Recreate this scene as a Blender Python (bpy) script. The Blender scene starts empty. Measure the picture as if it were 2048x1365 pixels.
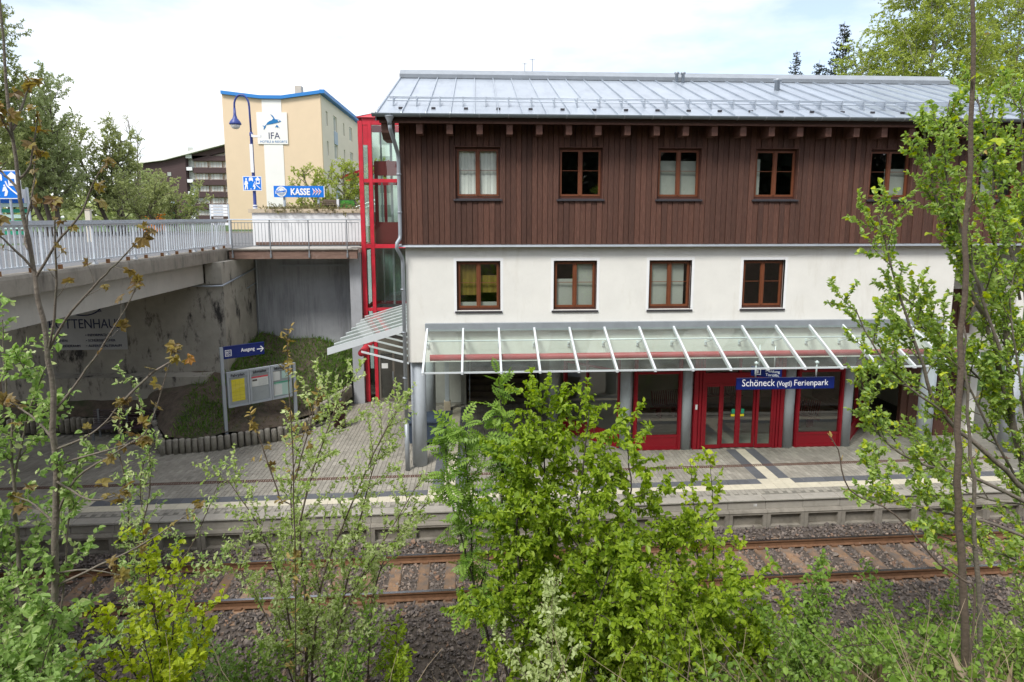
import bpy, math, random
import numpy as np
from mathutils import Vector, Matrix
S = bpy.context.scene
COL = S.collection
rad = math.radians

# ------------------------------------------------------------------ camera
CAM_F = 1240.0; CAM_H = 7.2; PITCH = rad(7.8); YAW = rad(3.27)
cam_d = bpy.data.cameras.new('camera'); cam = bpy.data.objects.new('camera', cam_d); COL.objects.link(cam)
cam_d.sensor_width = 36.0; cam_d.sensor_fit = 'HORIZONTAL'; cam_d.lens = CAM_F/2048*36
cam_d.shift_y = -(682.5-604)/2048
cam_d.clip_start = 0.05; cam_d.clip_end = 2000
cam.location = (0, 0, CAM_H)
cam.rotation_euler = (math.pi/2-PITCH, 0, -YAW)
S.camera = cam
_F = np.array([math.sin(YAW)*math.cos(PITCH), math.cos(YAW)*math.cos(PITCH), -math.sin(PITCH)])
_R = np.array([math.cos(YAW), -math.sin(YAW), 0.0]); _U = np.cross(_R, _F)
def at(x, y, Y):
    d = _F+_R*(x-1024)/CAM_F-_U*(y-604)/CAM_F
    return np.array([0, 0, CAM_H])+d*Y/d[1]

# ------------------------------------------------------------------ world: bright, mostly clouded sky
SUN_EL, SUN_AZ = rad(52), rad(215)          # azimuth measured clockwise from +Y: sun behind and left of the viewer
w = bpy.data.worlds.new('World'); S.world = w; w.use_nodes = True
nt = w.node_tree; nt.nodes.clear()
def wn(t, **k):
    n = nt.nodes.new(t)
    for a, b in k.items(): setattr(n, a, b)
    return n
sky = wn('ShaderNodeTexSky', sky_type='NISHITA', sun_disc=False, sun_elevation=SUN_EL, sun_rotation=SUN_AZ, altitude=700, air_density=1.0, dust_density=2.0)
tc = wn('ShaderNodeTexCoord'); mp = wn('ShaderNodeMapping'); mp.inputs['Scale'].default_value = (1.2, 1.2, 3.6); mp.inputs['Location'].default_value = (0.4, 0.1, 0.3)
nz = wn('ShaderNodeTexNoise'); nz.inputs['Scale'].default_value = 1.7; nz.inputs['Detail'].default_value = 7; nz.inputs['Roughness'].default_value = 0.55
cr = wn('ShaderNodeValToRGB'); cr.color_ramp.elements[0].position = 0.36; cr.color_ramp.elements[1].position = 0.58
cr.color_ramp.elements[0].color = (0.25, 0.25, 0.25, 1); cr.color_ramp.elements[1].color = (1, 1, 1, 1)
mx = wn('ShaderNodeMix', data_type='RGBA'); bg = wn('ShaderNodeBackground'); out = wn('ShaderNodeOutputWorld')
nt.links.new(tc.outputs['Generated'], mp.inputs['Vector']); nt.links.new(mp.outputs[0], nz.inputs['Vector'])
nt.links.new(nz.outputs['Fac'], cr.inputs[0]); nt.links.new(cr.outputs[0], mx.inputs['Factor'])
nt.links.new(sky.outputs[0], mx.inputs['A']); mx.inputs['B'].default_value = (5.3, 5.38, 5.55, 1)
nt.links.new(mx.outputs['Result'], bg.inputs['Color']); bg.inputs['Strength'].default_value = 0.105
nt.links.new(bg.outputs[0], out.inputs[0])
sl = bpy.data.lights.new('sun', 'SUN'); sun = bpy.data.objects.new('sun', sl); COL.objects.link(sun)
sl.energy = 1.5; sl.angle = rad(16); sl.color = (1.0, 0.975, 0.935)
sd = Vector((math.sin(SUN_AZ)*math.cos(SUN_EL), math.cos(SUN_AZ)*math.cos(SUN_EL), math.sin(SUN_EL)))
sun.rotation_euler = sd.to_track_quat('Z', 'Y').to_euler(); sun.location = (0, 0, 60)
S.view_settings.view_transform = 'Standard'; S.view_settings.look = 'None'; S.view_settings.gamma = 1.0
S.view_settings.use_curve_mapping = False; S.view_settings.exposure = 1.25
S.render.engine = 'CYCLES'
S.cycles.max_bounces = 8; S.cycles.transparent_max_bounces = 12; S.cycles.diffuse_bounces = 4; S.cycles.glossy_bounces = 4
S.cycles.use_denoising = True; S.cycles.caustics_reflective = False; S.cycles.caustics_refractive = False

# ------------------------------------------------------------------ materials
M = {}
def mat(name, col, rough=0.7, var=0.0, scale=4.0, bump=0.0, bscale=40.0, metal=0.0, objvar=0.0, streak=None, dirt=None, spec=0.5, stretch=(1, 1, 1), col2=None):
    """procedural material: base colour broken up by noise, per-object variation, optional dirt colour, fine bump"""
    m = bpy.data.materials.new(name); m.use_nodes = True; M[name] = m
    t = m.node_tree; N = t.nodes; L = t.links; b = N['Principled BSDF']
    b.inputs['Roughness'].default_value = rough; b.inputs['Metallic'].default_value = metal
    b.inputs['Specular IOR Level'].default_value = spec
    tc = N.new('ShaderNodeTexCoord'); mp = N.new('ShaderNodeMapping'); mp.inputs['Scale'].default_value = stretch
    geo = N.new('ShaderNodeNewGeometry'); L.new(geo.outputs['Position'], mp.inputs['Vector'])
    rgb = N.new('ShaderNodeRGB'); rgb.outputs[0].default_value = (*col, 1); cur = rgb.outputs[0]
    if var or col2:
        n = N.new('ShaderNodeTexNoise'); n.inputs['Scale'].default_value = scale; n.inputs['Detail'].default_value = 6; n.inputs['Roughness'].default_value = 0.65
        L.new(mp.outputs[0], n.inputs['Vector'])
        r = N.new('ShaderNodeMapRange'); r.inputs[1].default_value = 0.3; r.inputs[2].default_value = 0.7
        L.new(n.outputs['Fac'], r.inputs[0])
        x = N.new('ShaderNodeMix'); x.data_type = 'RGBA'
        c2 = col2 if col2 else tuple(c*(1-var) for c in col); c1 = col if col2 else tuple(min(1, c*(1+var*0.6)) for c in col)
        x.inputs['A'].default_value = (*c1, 1); x.inputs['B'].default_value = (*c2, 1); L.new(r.outputs[0], x.inputs['Factor']); cur = x.outputs['Result']
    if dirt:
        dc, ds, lo, hi = dirt
        n = N.new('ShaderNodeTexNoise'); n.inputs['Scale'].default_value = ds; n.inputs['Detail'].default_value = 8; n.inputs['Roughness'].default_value = 0.7
        mp2 = N.new('ShaderNodeMapping'); mp2.inputs['Scale'].default_value = streak or (1, 1, 1); mp2.inputs['Location'].default_value = (7, 3, 1)
        L.new(geo.outputs['Position'], mp2.inputs['Vector']); L.new(mp2.outputs[0], n.inputs['Vector'])
        r = N.new('ShaderNodeMapRange'); r.inputs[1].default_value = lo; r.inputs[2].default_value = hi; L.new(n.outputs['Fac'], r.inputs[0])
        x = N.new('ShaderNodeMix'); x.data_type = 'RGBA'; L.new(r.outputs[0], x.inputs['Factor']); L.new(cur, x.inputs['A']); x.inputs['B'].default_value = (*dc, 1); cur = x.outputs['Result']
    if objvar:
        oi = N.new('ShaderNodeObjectInfo'); r = N.new('ShaderNodeMapRange'); r.inputs[3].default_value = 1-objvar; r.inputs[4].default_value = 1+objvar
        L.new(oi.outputs['Random'], r.inputs[0])
        h = N.new('ShaderNodeHueSaturation'); L.new(r.outputs[0], h.inputs['Value']); L.new(cur, h.inputs['Color']); cur = h.outputs['Color']
    L.new(cur, b.inputs['Base Color'])
    if bump:
        n = N.new('ShaderNodeTexNoise'); n.inputs['Scale'].default_value = bscale; n.inputs['Detail'].default_value = 5; L.new(mp.outputs[0], n.inputs['Vector'])
        bp = N.new('ShaderNodeBump'); bp.inputs['Strength'].default_value = bump; bp.inputs['Distance'].default_value = 0.02
        L.new(n.outputs['Fac'], bp.inputs['Height']); L.new(bp.outputs[0], b.inputs['Normal'])
    return m
def glass(name, tint=(0.9, 0.95, 0.93), refl=1.5, rough=0.0, dirt=0.0):
    m = bpy.data.materials.new(name); m.use_nodes = True; M[name] = m
    t = m.node_tree; N = t.nodes; L = t.links; N.remove(N['Principled BSDF']); o = N['Material Output']
    tr = N.new('ShaderNodeBsdfTransparent'); tr.inputs[0].default_value = (*tint, 1)
    gl = N.new('ShaderNodeBsdfGlossy'); gl.inputs['Roughness'].default_value = rough; gl.inputs[0].default_value = (1, 1, 1, 1)
    lw = N.new('ShaderNodeLayerWeight'); lw.inputs[0].default_value = 0.5; pw_ = N.new('ShaderNodeMath'); pw_.operation = 'POWER'; pw_.inputs[1].default_value = 5.0; L.new(lw.outputs['Facing'], pw_.inputs[0])
    f0 = ((refl-1)/(refl+1))**2; fr = N.new('ShaderNodeMapRange'); fr.inputs[3].default_value = f0*1.8; fr.inputs[4].default_value = 1.0; L.new(pw_.outputs[0], fr.inputs[0])   # Schlick, the same from both sides
    mx = N.new('ShaderNodeMixShader'); L.new(fr.outputs[0], mx.inputs[0]); L.new(tr.outputs[0], mx.inputs[1]); L.new(gl.outputs[0], mx.inputs[2]); last = mx.outputs[0]
    if dirt:
        df = N.new('ShaderNodeBsdfDiffuse'); df.inputs[0].default_value = (0.62, 0.68, 0.62, 1); m2 = N.new('ShaderNodeMixShader')
        geo = N.new('ShaderNodeNewGeometry'); n = N.new('ShaderNodeTexNoise'); n.inputs['Scale'].default_value = 2.2; n.inputs['Detail'].default_value = 8; L.new(geo.outputs['Position'], n.inputs['Vector'])
        r = N.new('ShaderNodeMapRange'); r.inputs[1].default_value = 0.3; r.inputs[2].default_value = 0.75; r.inputs[3].default_value = dirt*0.5; r.inputs[4].default_value = dirt*1.5
        L.new(n.outputs['Fac'], r.inputs[0]); L.new(r.outputs[0], m2.inputs[0]); L.new(last, m2.inputs[1]); L.new(df.outputs[0], m2.inputs[2]); last = m2.outputs[0]
    L.new(last, o.inputs[0]); return m
def leafmat(name, c1, c2, trans=0.35, rough=0.45, c3=None):
    """two-tone leaves, the tone picked leaf by leaf from the mesh attribute 'tone'"""
    m = bpy.data.materials.new(name); m.use_nodes = True; M[name] = m
    t = m.node_tree; N = t.nodes; L = t.links; b = N['Principled BSDF']; o = N['Material Output']
    at_ = N.new('ShaderNodeAttribute'); at_.attribute_name = 'tone'
    cr = N.new('ShaderNodeValToRGB'); cr.color_ramp.elements[0].color = (*c1, 1); cr.color_ramp.elements[1].color = (*c2, 1)
    if c3:
        e = cr.color_ramp.elements.new(0.85); e.color = (*c2, 1); cr.color_ramp.elements[-1].color = (*c3, 1)
    L.new(at_.outputs['Fac'], cr.inputs[0]); L.new(cr.outputs[0], b.inputs['Base Color']); b.inputs['Roughness'].default_value = rough
    b.inputs['Specular IOR Level'].default_value = 0.4
    tl = N.new('ShaderNodeBsdfTranslucent'); hs = N.new('ShaderNodeHueSaturation'); hs.inputs['Saturation'].default_value = 1.15; hs.inputs['Value'].default_value = 1.3
    L.new(cr.outputs[0], hs.inputs['Color']); L.new(hs.outputs[0], tl.inputs[0])
    mx = N.new('ShaderNodeMixShader'); mx.inputs[0].default_value = trans; L.new(b.outputs[0], mx.inputs[1]); L.new(tl.outputs[0], mx.inputs[2]); L.new(mx.outputs[0], o.inputs[0])
    return m
mat('render_white', (0.82, 0.805, 0.745), 0.9, 0.05, 1.5, 0.35, 90, dirt=((0.66, 0.63, 0.55), 1.2, 0.56, 0.85), streak=(1.5, 1.5, 0.35))
mat('render_band', (0.86, 0.86, 0.85), 0.85, 0.03, 3, 0.15, 90)
mat('plank', (0.112, 0.047, 0.030), 0.7, 0.45, 6, 0.6, 30, objvar=0.28, stretch=(16, 16, 0.8), dirt=((0.20, 0.105, 0.07), 6, 0.52, 0.78), streak=(10, 10, 1.0))
mat('timber_dark', (0.135, 0.062, 0.043), 0.75, 0.3, 8, 0.3, 50)
mat('soffit', (0.06, 0.032, 0.025), 0.8, 0.2, 6)
mat('zinc', (0.47, 0.52, 0.58), 0.36, 0.08, 1.2, 0.05, 8, metal=0.45, objvar=0.05, dirt=((0.36, 0.40, 0.46), 1.8, 0.5, 0.75), streak=(2, 0.5, 0.5))
mat('zinc_dull', (0.36, 0.39, 0.42), 0.5, 0.12, 3, metal=0.4)
mat('gutter', (0.22, 0.26, 0.28), 0.45, 0.12, 3, metal=0.4)
mat('frame_dark', (0.085, 0.028, 0.016), 0.5, 0.2, 12)
mat('frame_wood', (0.17, 0.052, 0.020), 0.5, 0.2, 12, stretch=(1, 1, 0.3))
mat('sill_metal', (0.045, 0.042, 0.048), 0.5, 0.1)
mat('blind', (0.84, 0.86, 0.80), 0.8, 0.06, 3)
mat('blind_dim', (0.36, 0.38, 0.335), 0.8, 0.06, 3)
mat('blind_yellow', (0.17, 0.12, 0.012), 0.8, 0.2, 3)
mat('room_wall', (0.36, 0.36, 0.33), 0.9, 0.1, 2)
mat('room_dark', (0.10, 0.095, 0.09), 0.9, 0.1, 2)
mat('red_paint', (0.27, 0.005, 0.015), 0.38, 0.10, 5)
mat('red_bright', (0.56, 0.022, 0.042), 0.42, 0.22, 3, dirt=((0.36, 0.05, 0.05), 2, 0.55, 0.85))
mat('red_dull', (0.42, 0.055, 0.06), 0.5, 0.15, 3)
mat('column_grey', (0.42, 0.455, 0.49), 0.75, 0.08, 6, 0.3, 120)
mat('white_alu', (0.72, 0.76, 0.78), 0.35, 0.05, 4, metal=0.15)
mat('concrete', (0.33, 0.31, 0.28), 0.9, 0.2, 1.3, 0.3, 25, dirt=((0.11, 0.10, 0.09), 1.6, 0.52, 0.72), streak=(1.6, 1.6, 0.28))
mat('concrete_grey', (0.37, 0.38, 0.40), 0.9, 0.14, 1.1, 0.2, 25, dirt=((0.18, 0.185, 0.195), 1.3, 0.5, 0.75), streak=(2.2, 2.2, 0.2))
mat('concrete_girder', (0.42, 0.40, 0.36), 0.9, 0.10, 1.5, 0.2, 25, dirt=((0.25, 0.235, 0.21), 1.5, 0.55, 0.8), streak=(1, 1, 0.5))
mat('concrete_fascia', (0.27, 0.245, 0.205), 0.92, 0.22, 2.5, 0.35, 30, dirt=((0.10, 0.09, 0.075), 2.2, 0.5, 0.72), streak=(1.5, 1.5, 0.4))
mat('concrete_stained', (0.42, 0.395, 0.34), 0.92, 0.2, 1.6, 0.3, 25, dirt=((0.05, 0.047, 0.045), 1.5, 0.53, 0.63), streak=(1.2, 1.2, 0.5))
mat('edge_panel', (0.255, 0.23, 0.19), 0.9, 0.2, 3, 0.3, 50, objvar=0.08, dirt=((0.13, 0.115, 0.09), 2.5, 0.48, 0.75))
mat('edge_concrete', (0.34, 0.315, 0.27), 0.9, 0.14, 3, 0.3, 50, objvar=0.06, dirt=((0.20, 0.18, 0.15), 3, 0.55, 0.8))
mat('paver', (0.34, 0.315, 0.265), 0.9, 0.12, 5, 0.1, 80, dirt=((0.20, 0.185, 0.15), 0.9, 0.45, 0.8))
mat('joint', (0.185, 0.175, 0.145), 0.95, 0.2, 6)
mat('tile_cream', (0.58, 0.53, 0.41), 0.85, 0.1, 8, 0.15, 80, objvar=0.06, dirt=((0.38, 0.34, 0.26), 2.5, 0.55, 0.85))
mat('tile_dark', (0.115, 0.12, 0.13), 0.85, 0.15, 8, 0.15, 80, objvar=0.10)
mat('drain_rust', (0.11, 0.05, 0.032), 0.8, 0.35, 10)
mat('rail_rust', (0.17, 0.085, 0.042), 0.85, 0.3, 9, 0.3, 60)
mat('rail_steel', (0.42, 0.43, 0.47), 0.22, 0.1, 5, metal=1.0)
mat('sleeper', (0.265, 0.16, 0.09), 0.9, 0.35, 6, 0.4, 40, objvar=0.22, dirt=((0.14, 0.115, 0.095), 3, 0.42, 0.65))
mat('ballast_base', (0.095, 0.075, 0.06), 0.95, 0.4, 12, 0.8, 30)
def stonemat():
    m = mat('ballast', (0.1, 0.085, 0.08), 0.85); t = m.node_tree; N = t.nodes; L = t.links; b = N['Principled BSDF']
    a = N.new('ShaderNodeAttribute'); a.attribute_name = 'tone'; cr = N.new('ShaderNodeValToRGB')
    cr.color_ramp.elements[0].color = (0.068, 0.058, 0.054, 1); cr.color_ramp.elements[1].color = (0.46, 0.36, 0.29, 1)
    for p_, c_ in ((0.42, (0.145, 0.12, 0.105, 1)), (0.68, (0.235, 0.19, 0.155, 1)), (0.86, (0.26, 0.155, 0.10, 1))):
        e = cr.color_ramp.elements.new(p_); e.color = c_
    g = N.new('ShaderNodeNewGeometry'); n = N.new('ShaderNodeTexNoise'); n.inputs['Scale'].default_value = 30; L.new(g.outputs['Position'], n.inputs['Vector'])
    x = N.new('ShaderNodeMix'); x.data_type = 'RGBA'; x.blend_type = 'MULTIPLY'; x.inputs['Factor'].default_value = 0.6
    L.new(a.outputs['Fac'], cr.inputs[0]); L.new(cr.outputs[0], x.inputs['A'])
    r2 = N.new('ShaderNodeMapRange'); r2.inputs[3].default_value = 0.4; r2.inputs[4].default_value = 1.4; L.new(n.outputs['Fac'], r2.inputs[0]); L.new(r2.outputs[0], x.inputs['B']); L.new(x.outputs['Result'], b.inputs['Base Color'])
stonemat()
def brick_tone(m):
    t = m.node_tree; N = t.nodes; L = t.links; b = N['Principled BSDF']; src = b.inputs['Base Color'].links[0].from_socket
    a = N.new('ShaderNodeAttribute'); a.attribute_name = 'tone'; h = N.new('ShaderNodeHueSaturation'); r = N.new('ShaderNodeMapRange'); r.inputs[3].default_value = 0.80; r.inputs[4].default_value = 1.16
    L.new(a.outputs['Fac'], r.inputs[0]); L.new(r.outputs[0], h.inputs['Value']); L.new(src, h.inputs['Color']); L.new(h.outputs[0], b.inputs['Base Color'])
brick_tone(M['paver'])
mat('earth', (0.12, 0.092, 0.068), 0.95, 0.4, 5, 0.8, 30, dirt=((0.055, 0.07, 0.03), 1.2, 0.5, 0.65))
mat('litter', (0.14, 0.10, 0.07), 0.95, 0.45, 6, 0.9, 20, dirt=((0.05, 0.065, 0.025), 1.5, 0.5, 0.7))
mat('lawn', (0.06, 0.11, 0.03), 0.95, 0.4, 2.0, 0.6, 20)
mat('asphalt', (0.16, 0.16, 0.165), 0.92, 0.15, 2, 0.2, 60)
mat('galva', (0.46, 0.51, 0.57), 0.45, 0.10, 4, metal=0.35)
mat('galva_white', (0.60, 0.65, 0.70), 0.5, 0.08, 3, metal=0.1, objvar=0.05, dirt=((0.38, 0.30, 0.22), 6, 0.63, 0.8))
mat('rust_spot', (0.25, 0.12, 0.05), 0.9, 0.3, 20)
mat('steel_dark', (0.30, 0.32, 0.34), 0.45, 0.1, 5, metal=0.5)
mat('beam_brown', (0.20, 0.125, 0.095), 0.85, 0.3, 3, 0.4, 30, stretch=(0.6, 3, 6), dirt=((0.33, 0.24, 0.20), 3, 0.55, 0.8))
mat('planter_white', (0.78, 0.785, 0.79), 0.85, 0.04, 1.5, 0.1, 60)
mat('cap_stone', (0.55, 0.46, 0.34), 0.85, 0.12, 3)
mat('ifa_wall', (0.74, 0.58, 0.40), 0.9, 0.03, 1)
mat('ifa_white', (0.84, 0.82, 0.78), 0.9, 0.03, 1)
mat('ifa_side', (0.72, 0.66, 0.55), 0.9, 0.04, 1)
mat('ifa_blue', (0.02, 0.20, 0.55), 0.5)
mat('window_far', (0.42, 0.44, 0.40), 0.2, 0.2, 0.8)
mat('panel_blue', (0.34, 0.42, 0.52), 0.6)
mat('hotel_brown', (0.075, 0.045, 0.045), 0.85, 0.15, 2, stretch=(1, 1, 6))
mat('hotel_cream', (0.62, 0.57, 0.48), 0.85)
mat('hotel_peach', (0.55, 0.36, 0.25), 0.85)
mat('curtain', (0.58, 0.58, 0.54), 0.7, 0.25, 3, objvar=0.25, stretch=(3, 1, 0.2))
mat('lamp_blue', (0.035, 0.06, 0.25), 0.4)
mat('lamp_glass', (0.75, 0.75, 0.70), 0.3)
mat('sign_blue', (0.005, 0.14, 0.62), 0.45)
mat('sign_azure', (0.0, 0.18, 0.72), 0.45)
mat('sign_navy', (0.004, 0.016, 0.14), 0.4)
mat('sign_white', (0.82, 0.83, 0.84), 0.5)
mat('sign_text', (0.9, 0.9, 0.9), 0.5)
mat('sign_red', (0.65, 0.03, 0.06), 0.5)
mat('sign_green', (0.02, 0.28, 0.16), 0.5)
mat('sign_brown', (0.06, 0.035, 0.02), 0.6)
mat('ink', (0.03, 0.03, 0.035), 0.7)
mat('ink_blue', (0.02, 0.03, 0.10), 0.7)
mat('logo_blue', (0.0, 0.16, 0.42), 0.6)
mat('paper', (0.75, 0.75, 0.73), 0.8, 0.05, 20)
mat('paper_yellow', (0.80, 0.66, 0.02), 0.8, 0.04, 20)
mat('paper_yellow_ink', (0.52, 0.42, 0.02), 0.8)
mat('paper_mint', (0.50, 0.68, 0.62), 0.8)
mat('paper_green', (0.10, 0.40, 0.27), 0.8)
mat('case_grey', (0.40, 0.44, 0.49), 0.45, 0.06, 4, metal=0.3)
mat('case_back', (0.36, 0.385, 0.40), 0.7, 0.05, 6)
mat('banner', (0.52, 0.53, 0.54), 0.8, 0.12, 1.5)
mat('palisade', (0.34, 0.315, 0.265), 0.92, 0.2, 10, 0.4, 60, objvar=0.10, dirt=((0.12, 0.11, 0.08), 3, 0.5, 0.75))
mat('bench_red', (0.032, 0.010, 0.013), 0.5, 0.2, 8)
mat('bin_blue', (0.045, 0.065, 0.10), 0.5, 0.1, 5)
mat('bin_red', (0.07, 0.018, 0.018), 0.55, 0.15, 5)
mat('stair', (0.15, 0.12, 0.095), 0.9, 0.25, 4, 0.2, 30, objvar=0.1)
mat('seat_red', (0.16, 0.016, 0.024), 0.45)
mat('floor_tile', (0.40, 0.385, 0.34), 0.5, 0.1, 3)
mat('hall_wall', (0.58, 0.57, 0.52), 0.85, 0.06, 2)
mat('cab_red', (0.17, 0.012, 0.014), 0.45, 0.15, 2)
mat('door_metal', (0.20, 0.175, 0.15), 0.5, 0.1, 5, metal=0.3)
mat('hut_wood', (0.16, 0.12, 0.085), 0.85, 0.3, 5)
mat('screen_green', (0.06, 0.25, 0.03), 0.4, 0.8, 6)
mat('orange', (0.75, 0.22, 0.01), 0.7, 0.2, 1.0)
mat('bark_grey', (0.17, 0.145, 0.115), 0.9, 0.35, 14, 0.6, 40, dirt=((0.09, 0.10, 0.06), 4, 0.5, 0.75))
mat('bark_brown', (0.125, 0.095, 0.07), 0.9, 0.3, 14, 0.5, 40)
mat('bark_dark', (0.055, 0.045, 0.036), 0.9, 0.3, 14, 0.5, 40)
mat('bark_birch', (0.42, 0.39, 0.34), 0.9, 0.2, 3, dirt=((0.06, 0.05, 0.045), 6, 0.52, 0.6), streak=(0.4, 0.4, 2))
mat('straw', (0.36, 0.28, 0.18), 0.9, 0.3, 5)
mat('branch_far', (0.13, 0.105, 0.085), 0.9)
glass('pane_glass', (0.94, 0.97, 0.95), 1.55)
glass('pane_dark', (0.80, 0.84, 0.80), 1.62)
glass('canopy_glass', (0.90, 0.975, 0.93), 1.5, dirt=0.075)
glass('lift_glass', (0.78, 0.90, 0.85), 1.55)
glass('case_glass', (0.93, 0.95, 0.95), 1.35)
leafmat('leaf_beech', (0.20, 0.31, 0.018), (0.42, 0.54, 0.05), 0.5)
leafmat('leaf_beech_deep', (0.12, 0.21, 0.015), (0.28, 0.39, 0.035), 0.48)
leafmat('leaf_willow', (0.25, 0.37, 0.065), (0.47, 0.59, 0.18), 0.48)
leafmat('leaf_pale', (0.38, 0.47, 0.17), (0.64, 0.70, 0.38), 0.48)
leafmat('leaf_left', (0.19, 0.32, 0.07), (0.40, 0.54, 0.19), 0.46)
leafmat('leaf_yellow', (0.32, 0.42, 0.015), (0.58, 0.64, 0.05), 0.45)
leafmat('leaf_rowan', (0.15, 0.28, 0.04), (0.32, 0.46, 0.09), 0.42)
leafmat('leaf_maple', (0.17, 0.105, 0.055), (0.27, 0.22, 0.05), 0.4, c3=(0.46, 0.20, 0.06))
leafmat('leaf_bud', (0.42, 0.34, 0.13), (0.50, 0.36, 0.12), 0.35)
leafmat('leaf_under', (0.11, 0.21, 0.03), (0.29, 0.42, 0.08), 0.42)
leafmat('leaf_bgpale', (0.34, 0.39, 0.18), (0.55, 0.60, 0.34), 0.5)
leafmat('leaf_bgdeep', (0.25, 0.29, 0.11), (0.45, 0.49, 0.23), 0.5)
leafmat('leaf_birch', (0.28, 0.34, 0.06), (0.50, 0.56, 0.15), 0.5)
leafmat('leaf_conifer', (0.012, 0.022, 0.012), (0.035, 0.055, 0.025), 0.1)
leafmat('leaf_grass', (0.075, 0.165, 0.02), (0.18, 0.30, 0.045), 0.35)
leafmat('leaf_moss', (0.085, 0.085, 0.025), (0.16, 0.15, 0.05), 0.2)
leafmat('leaf_dry', (0.20, 0.15, 0.09), (0.42, 0.33, 0.21), 0.2)
leafmat('leaf_heath', (0.13, 0.13, 0.045), (0.30, 0.26, 0.11), 0.2)

# ------------------------------------------------------------------ mesh helpers
class MB:
    def __init__(s): s.v = []; s.f = []
    def quad(s, *p):
        i = len(s.v); s.v += [tuple(map(float, q)) for q in p]; s.f.append(tuple(range(i, i+len(p)))); return s
    def box(s, x0, x1, y0, y1, z0, z1, X=None):
        i = len(s.v); P = [(x, y, z) for z in (z0, z1) for x, y in ((x0, y0), (x1, y0), (x1, y1), (x0, y1))]
        if X is not None: P = [tuple(X @ Vector(p)) for p in P]
        s.v += P
        s.f += [(i+3, i+2, i+1, i), (i+4, i+5, i+6, i+7), (i, i+1, i+5, i+4), (i+1, i+2, i+6, i+5), (i+2, i+3, i+7, i+6), (i+3, i, i+4, i+7)]; return s
    def chamfer(s, x0, x1, y0, y1, z0, z1, c):
        """box whose top edge is chamfered"""
        i = len(s.v)
        for z, k in ((z0, 0), (z1-c, 0), (z1, c)): s.v += [(x0+k, y0+k, z), (x1-k, y0+k, z), (x1-k, y1-k, z), (x0+k, y1-k, z)]
        for a in (0, 4):
            for k in range(4): s.f.append((i+a+k, i+a+(k+1) % 4, i+a+4+(k+1) % 4, i+a+4+k))
        s.f += [(i+3, i+2, i+1, i), (i+8, i+9, i+10, i+11)]; return s
    def prism(s, poly, off):
        """poly: list of 3D points (planar), extruded by vector off"""
        n = len(poly); i = len(s.v); s.v += [tuple(map(float, p)) for p in poly]+[tuple(float(a+b) for a, b in zip(p, off)) for p in poly]
        s.f.append(tuple(range(i+n-1, i-1, -1))); s.f.append(tuple(range(i+n, i+2*n)))
        for k in range(n): s.f.append((i+k, i+(k+1) % n, i+n+(k+1) % n, i+n+k))
        return s
    def tube(s, pts, r, n=8, cap=True):
        pts = [np.asarray(p, float) for p in pts]; m = len(pts); rr = r if hasattr(r, '__len__') else [r]*m
        i = len(s.v); up = None
        for k in range(m):
            d = pts[min(k+1, m-1)]-pts[max(k-1, 0)]; d = d/(np.linalg.norm(d)+1e-9)
            if up is None:
                a = np.array([0, 0, 1.0]) if abs(d[2]) < 0.9 else np.array([1.0, 0, 0])
                up = np.cross(d, a)
            else: up = up-d*np.dot(up, d)
            up = up/(np.linalg.norm(up)+1e-9); bi = np.cross(d, up)
            for q in range(n):
                t = 2*math.pi*q/n; p = pts[k]+rr[k]*(up*math.cos(t)+bi*math.sin(t)); s.v.append((p[0], p[1], p[2]))
        for k in range(m-1):
            for q in range(n):
                a = i+k*n+q; b = i+k*n+(q+1) % n; s.f.append((a, b, b+n, a+n))
        if cap: s.f.append(tuple(range(i+n-1, i-1, -1))); s.f.append(tuple(range(i+(m-1)*n, i+m*n)))
        return s
    def lathe(s, c, prof, n=16):
        i = len(s.v); m = len(prof)
        for r, z in prof:
            for q in range(n): t = 2*math.pi*q/n; s.v.append((c[0]+r*math.cos(t), c[1]+r*math.sin(t), c[2]+z))
        for k in range(m-1):
            for q in range(n): a = i+k*n+q; b = i+k*n+(q+1) % n; s.f.append((a, b, b+n, a+n))
        s.f.append(tuple(range(i+n-1, i-1, -1))); s.f.append(tuple(range(i+(m-1)*n, i+m*n))); return s
    def wall(s, x0, x1, z0, z1, openings, y0, y1):
        """wall sheet in XZ from y0 (front) to y1 (back) with rectangular openings and their reveals"""
        xs = sorted({x0, x1, *[o[0] for o in openings], *[o[1] for o in openings]}); zs = sorted({z0, z1, *[o[2] for o in openings], *[o[3] for o in openings]})
        for a, b in zip(xs, xs[1:]):
            for c, d in zip(zs, zs[1:]):
                mx_, mz_ = (a+b)/2, (c+d)/2
                if any(o[0] < mx_ < o[1] and o[2] < mz_ < o[3] for o in openings): continue
                s.quad((a, y0, c), (b, y0, c), (b, y0, d), (a, y0, d)); s.quad((b, y1, c), (a, y1, c), (a, y1, d), (b, y1, d))
        for a, b, c, d in openings:
            s.quad((a, y0, c), (a, y0, d), (a, y1, d), (a, y1, c)); s.quad((b, y0, d), (b, y0, c), (b, y1, c), (b, y1, d))
            s.quad((a, y0, d), (b, y0, d), (b, y1, d), (a, y1, d)); s.quad((b, y0, c), (a, y0, c), (a, y1, c), (b, y1, c))
        s.quad((x0, y0, z0), (x0, y0, z1), (x0, y1, z1), (x0, y1, z0)); s.quad((x1, y0, z1), (x1, y0, z0), (x1, y1, z0), (x1, y1, z1))
        s.quad((x0, y0, z1), (x1, y0, z1), (x1, y1, z1), (x0, y1, z1)); s.quad((x1, y0, z0), (x0, y0, z0), (x0, y1, z0), (x1, y1, z0)); return s
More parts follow.
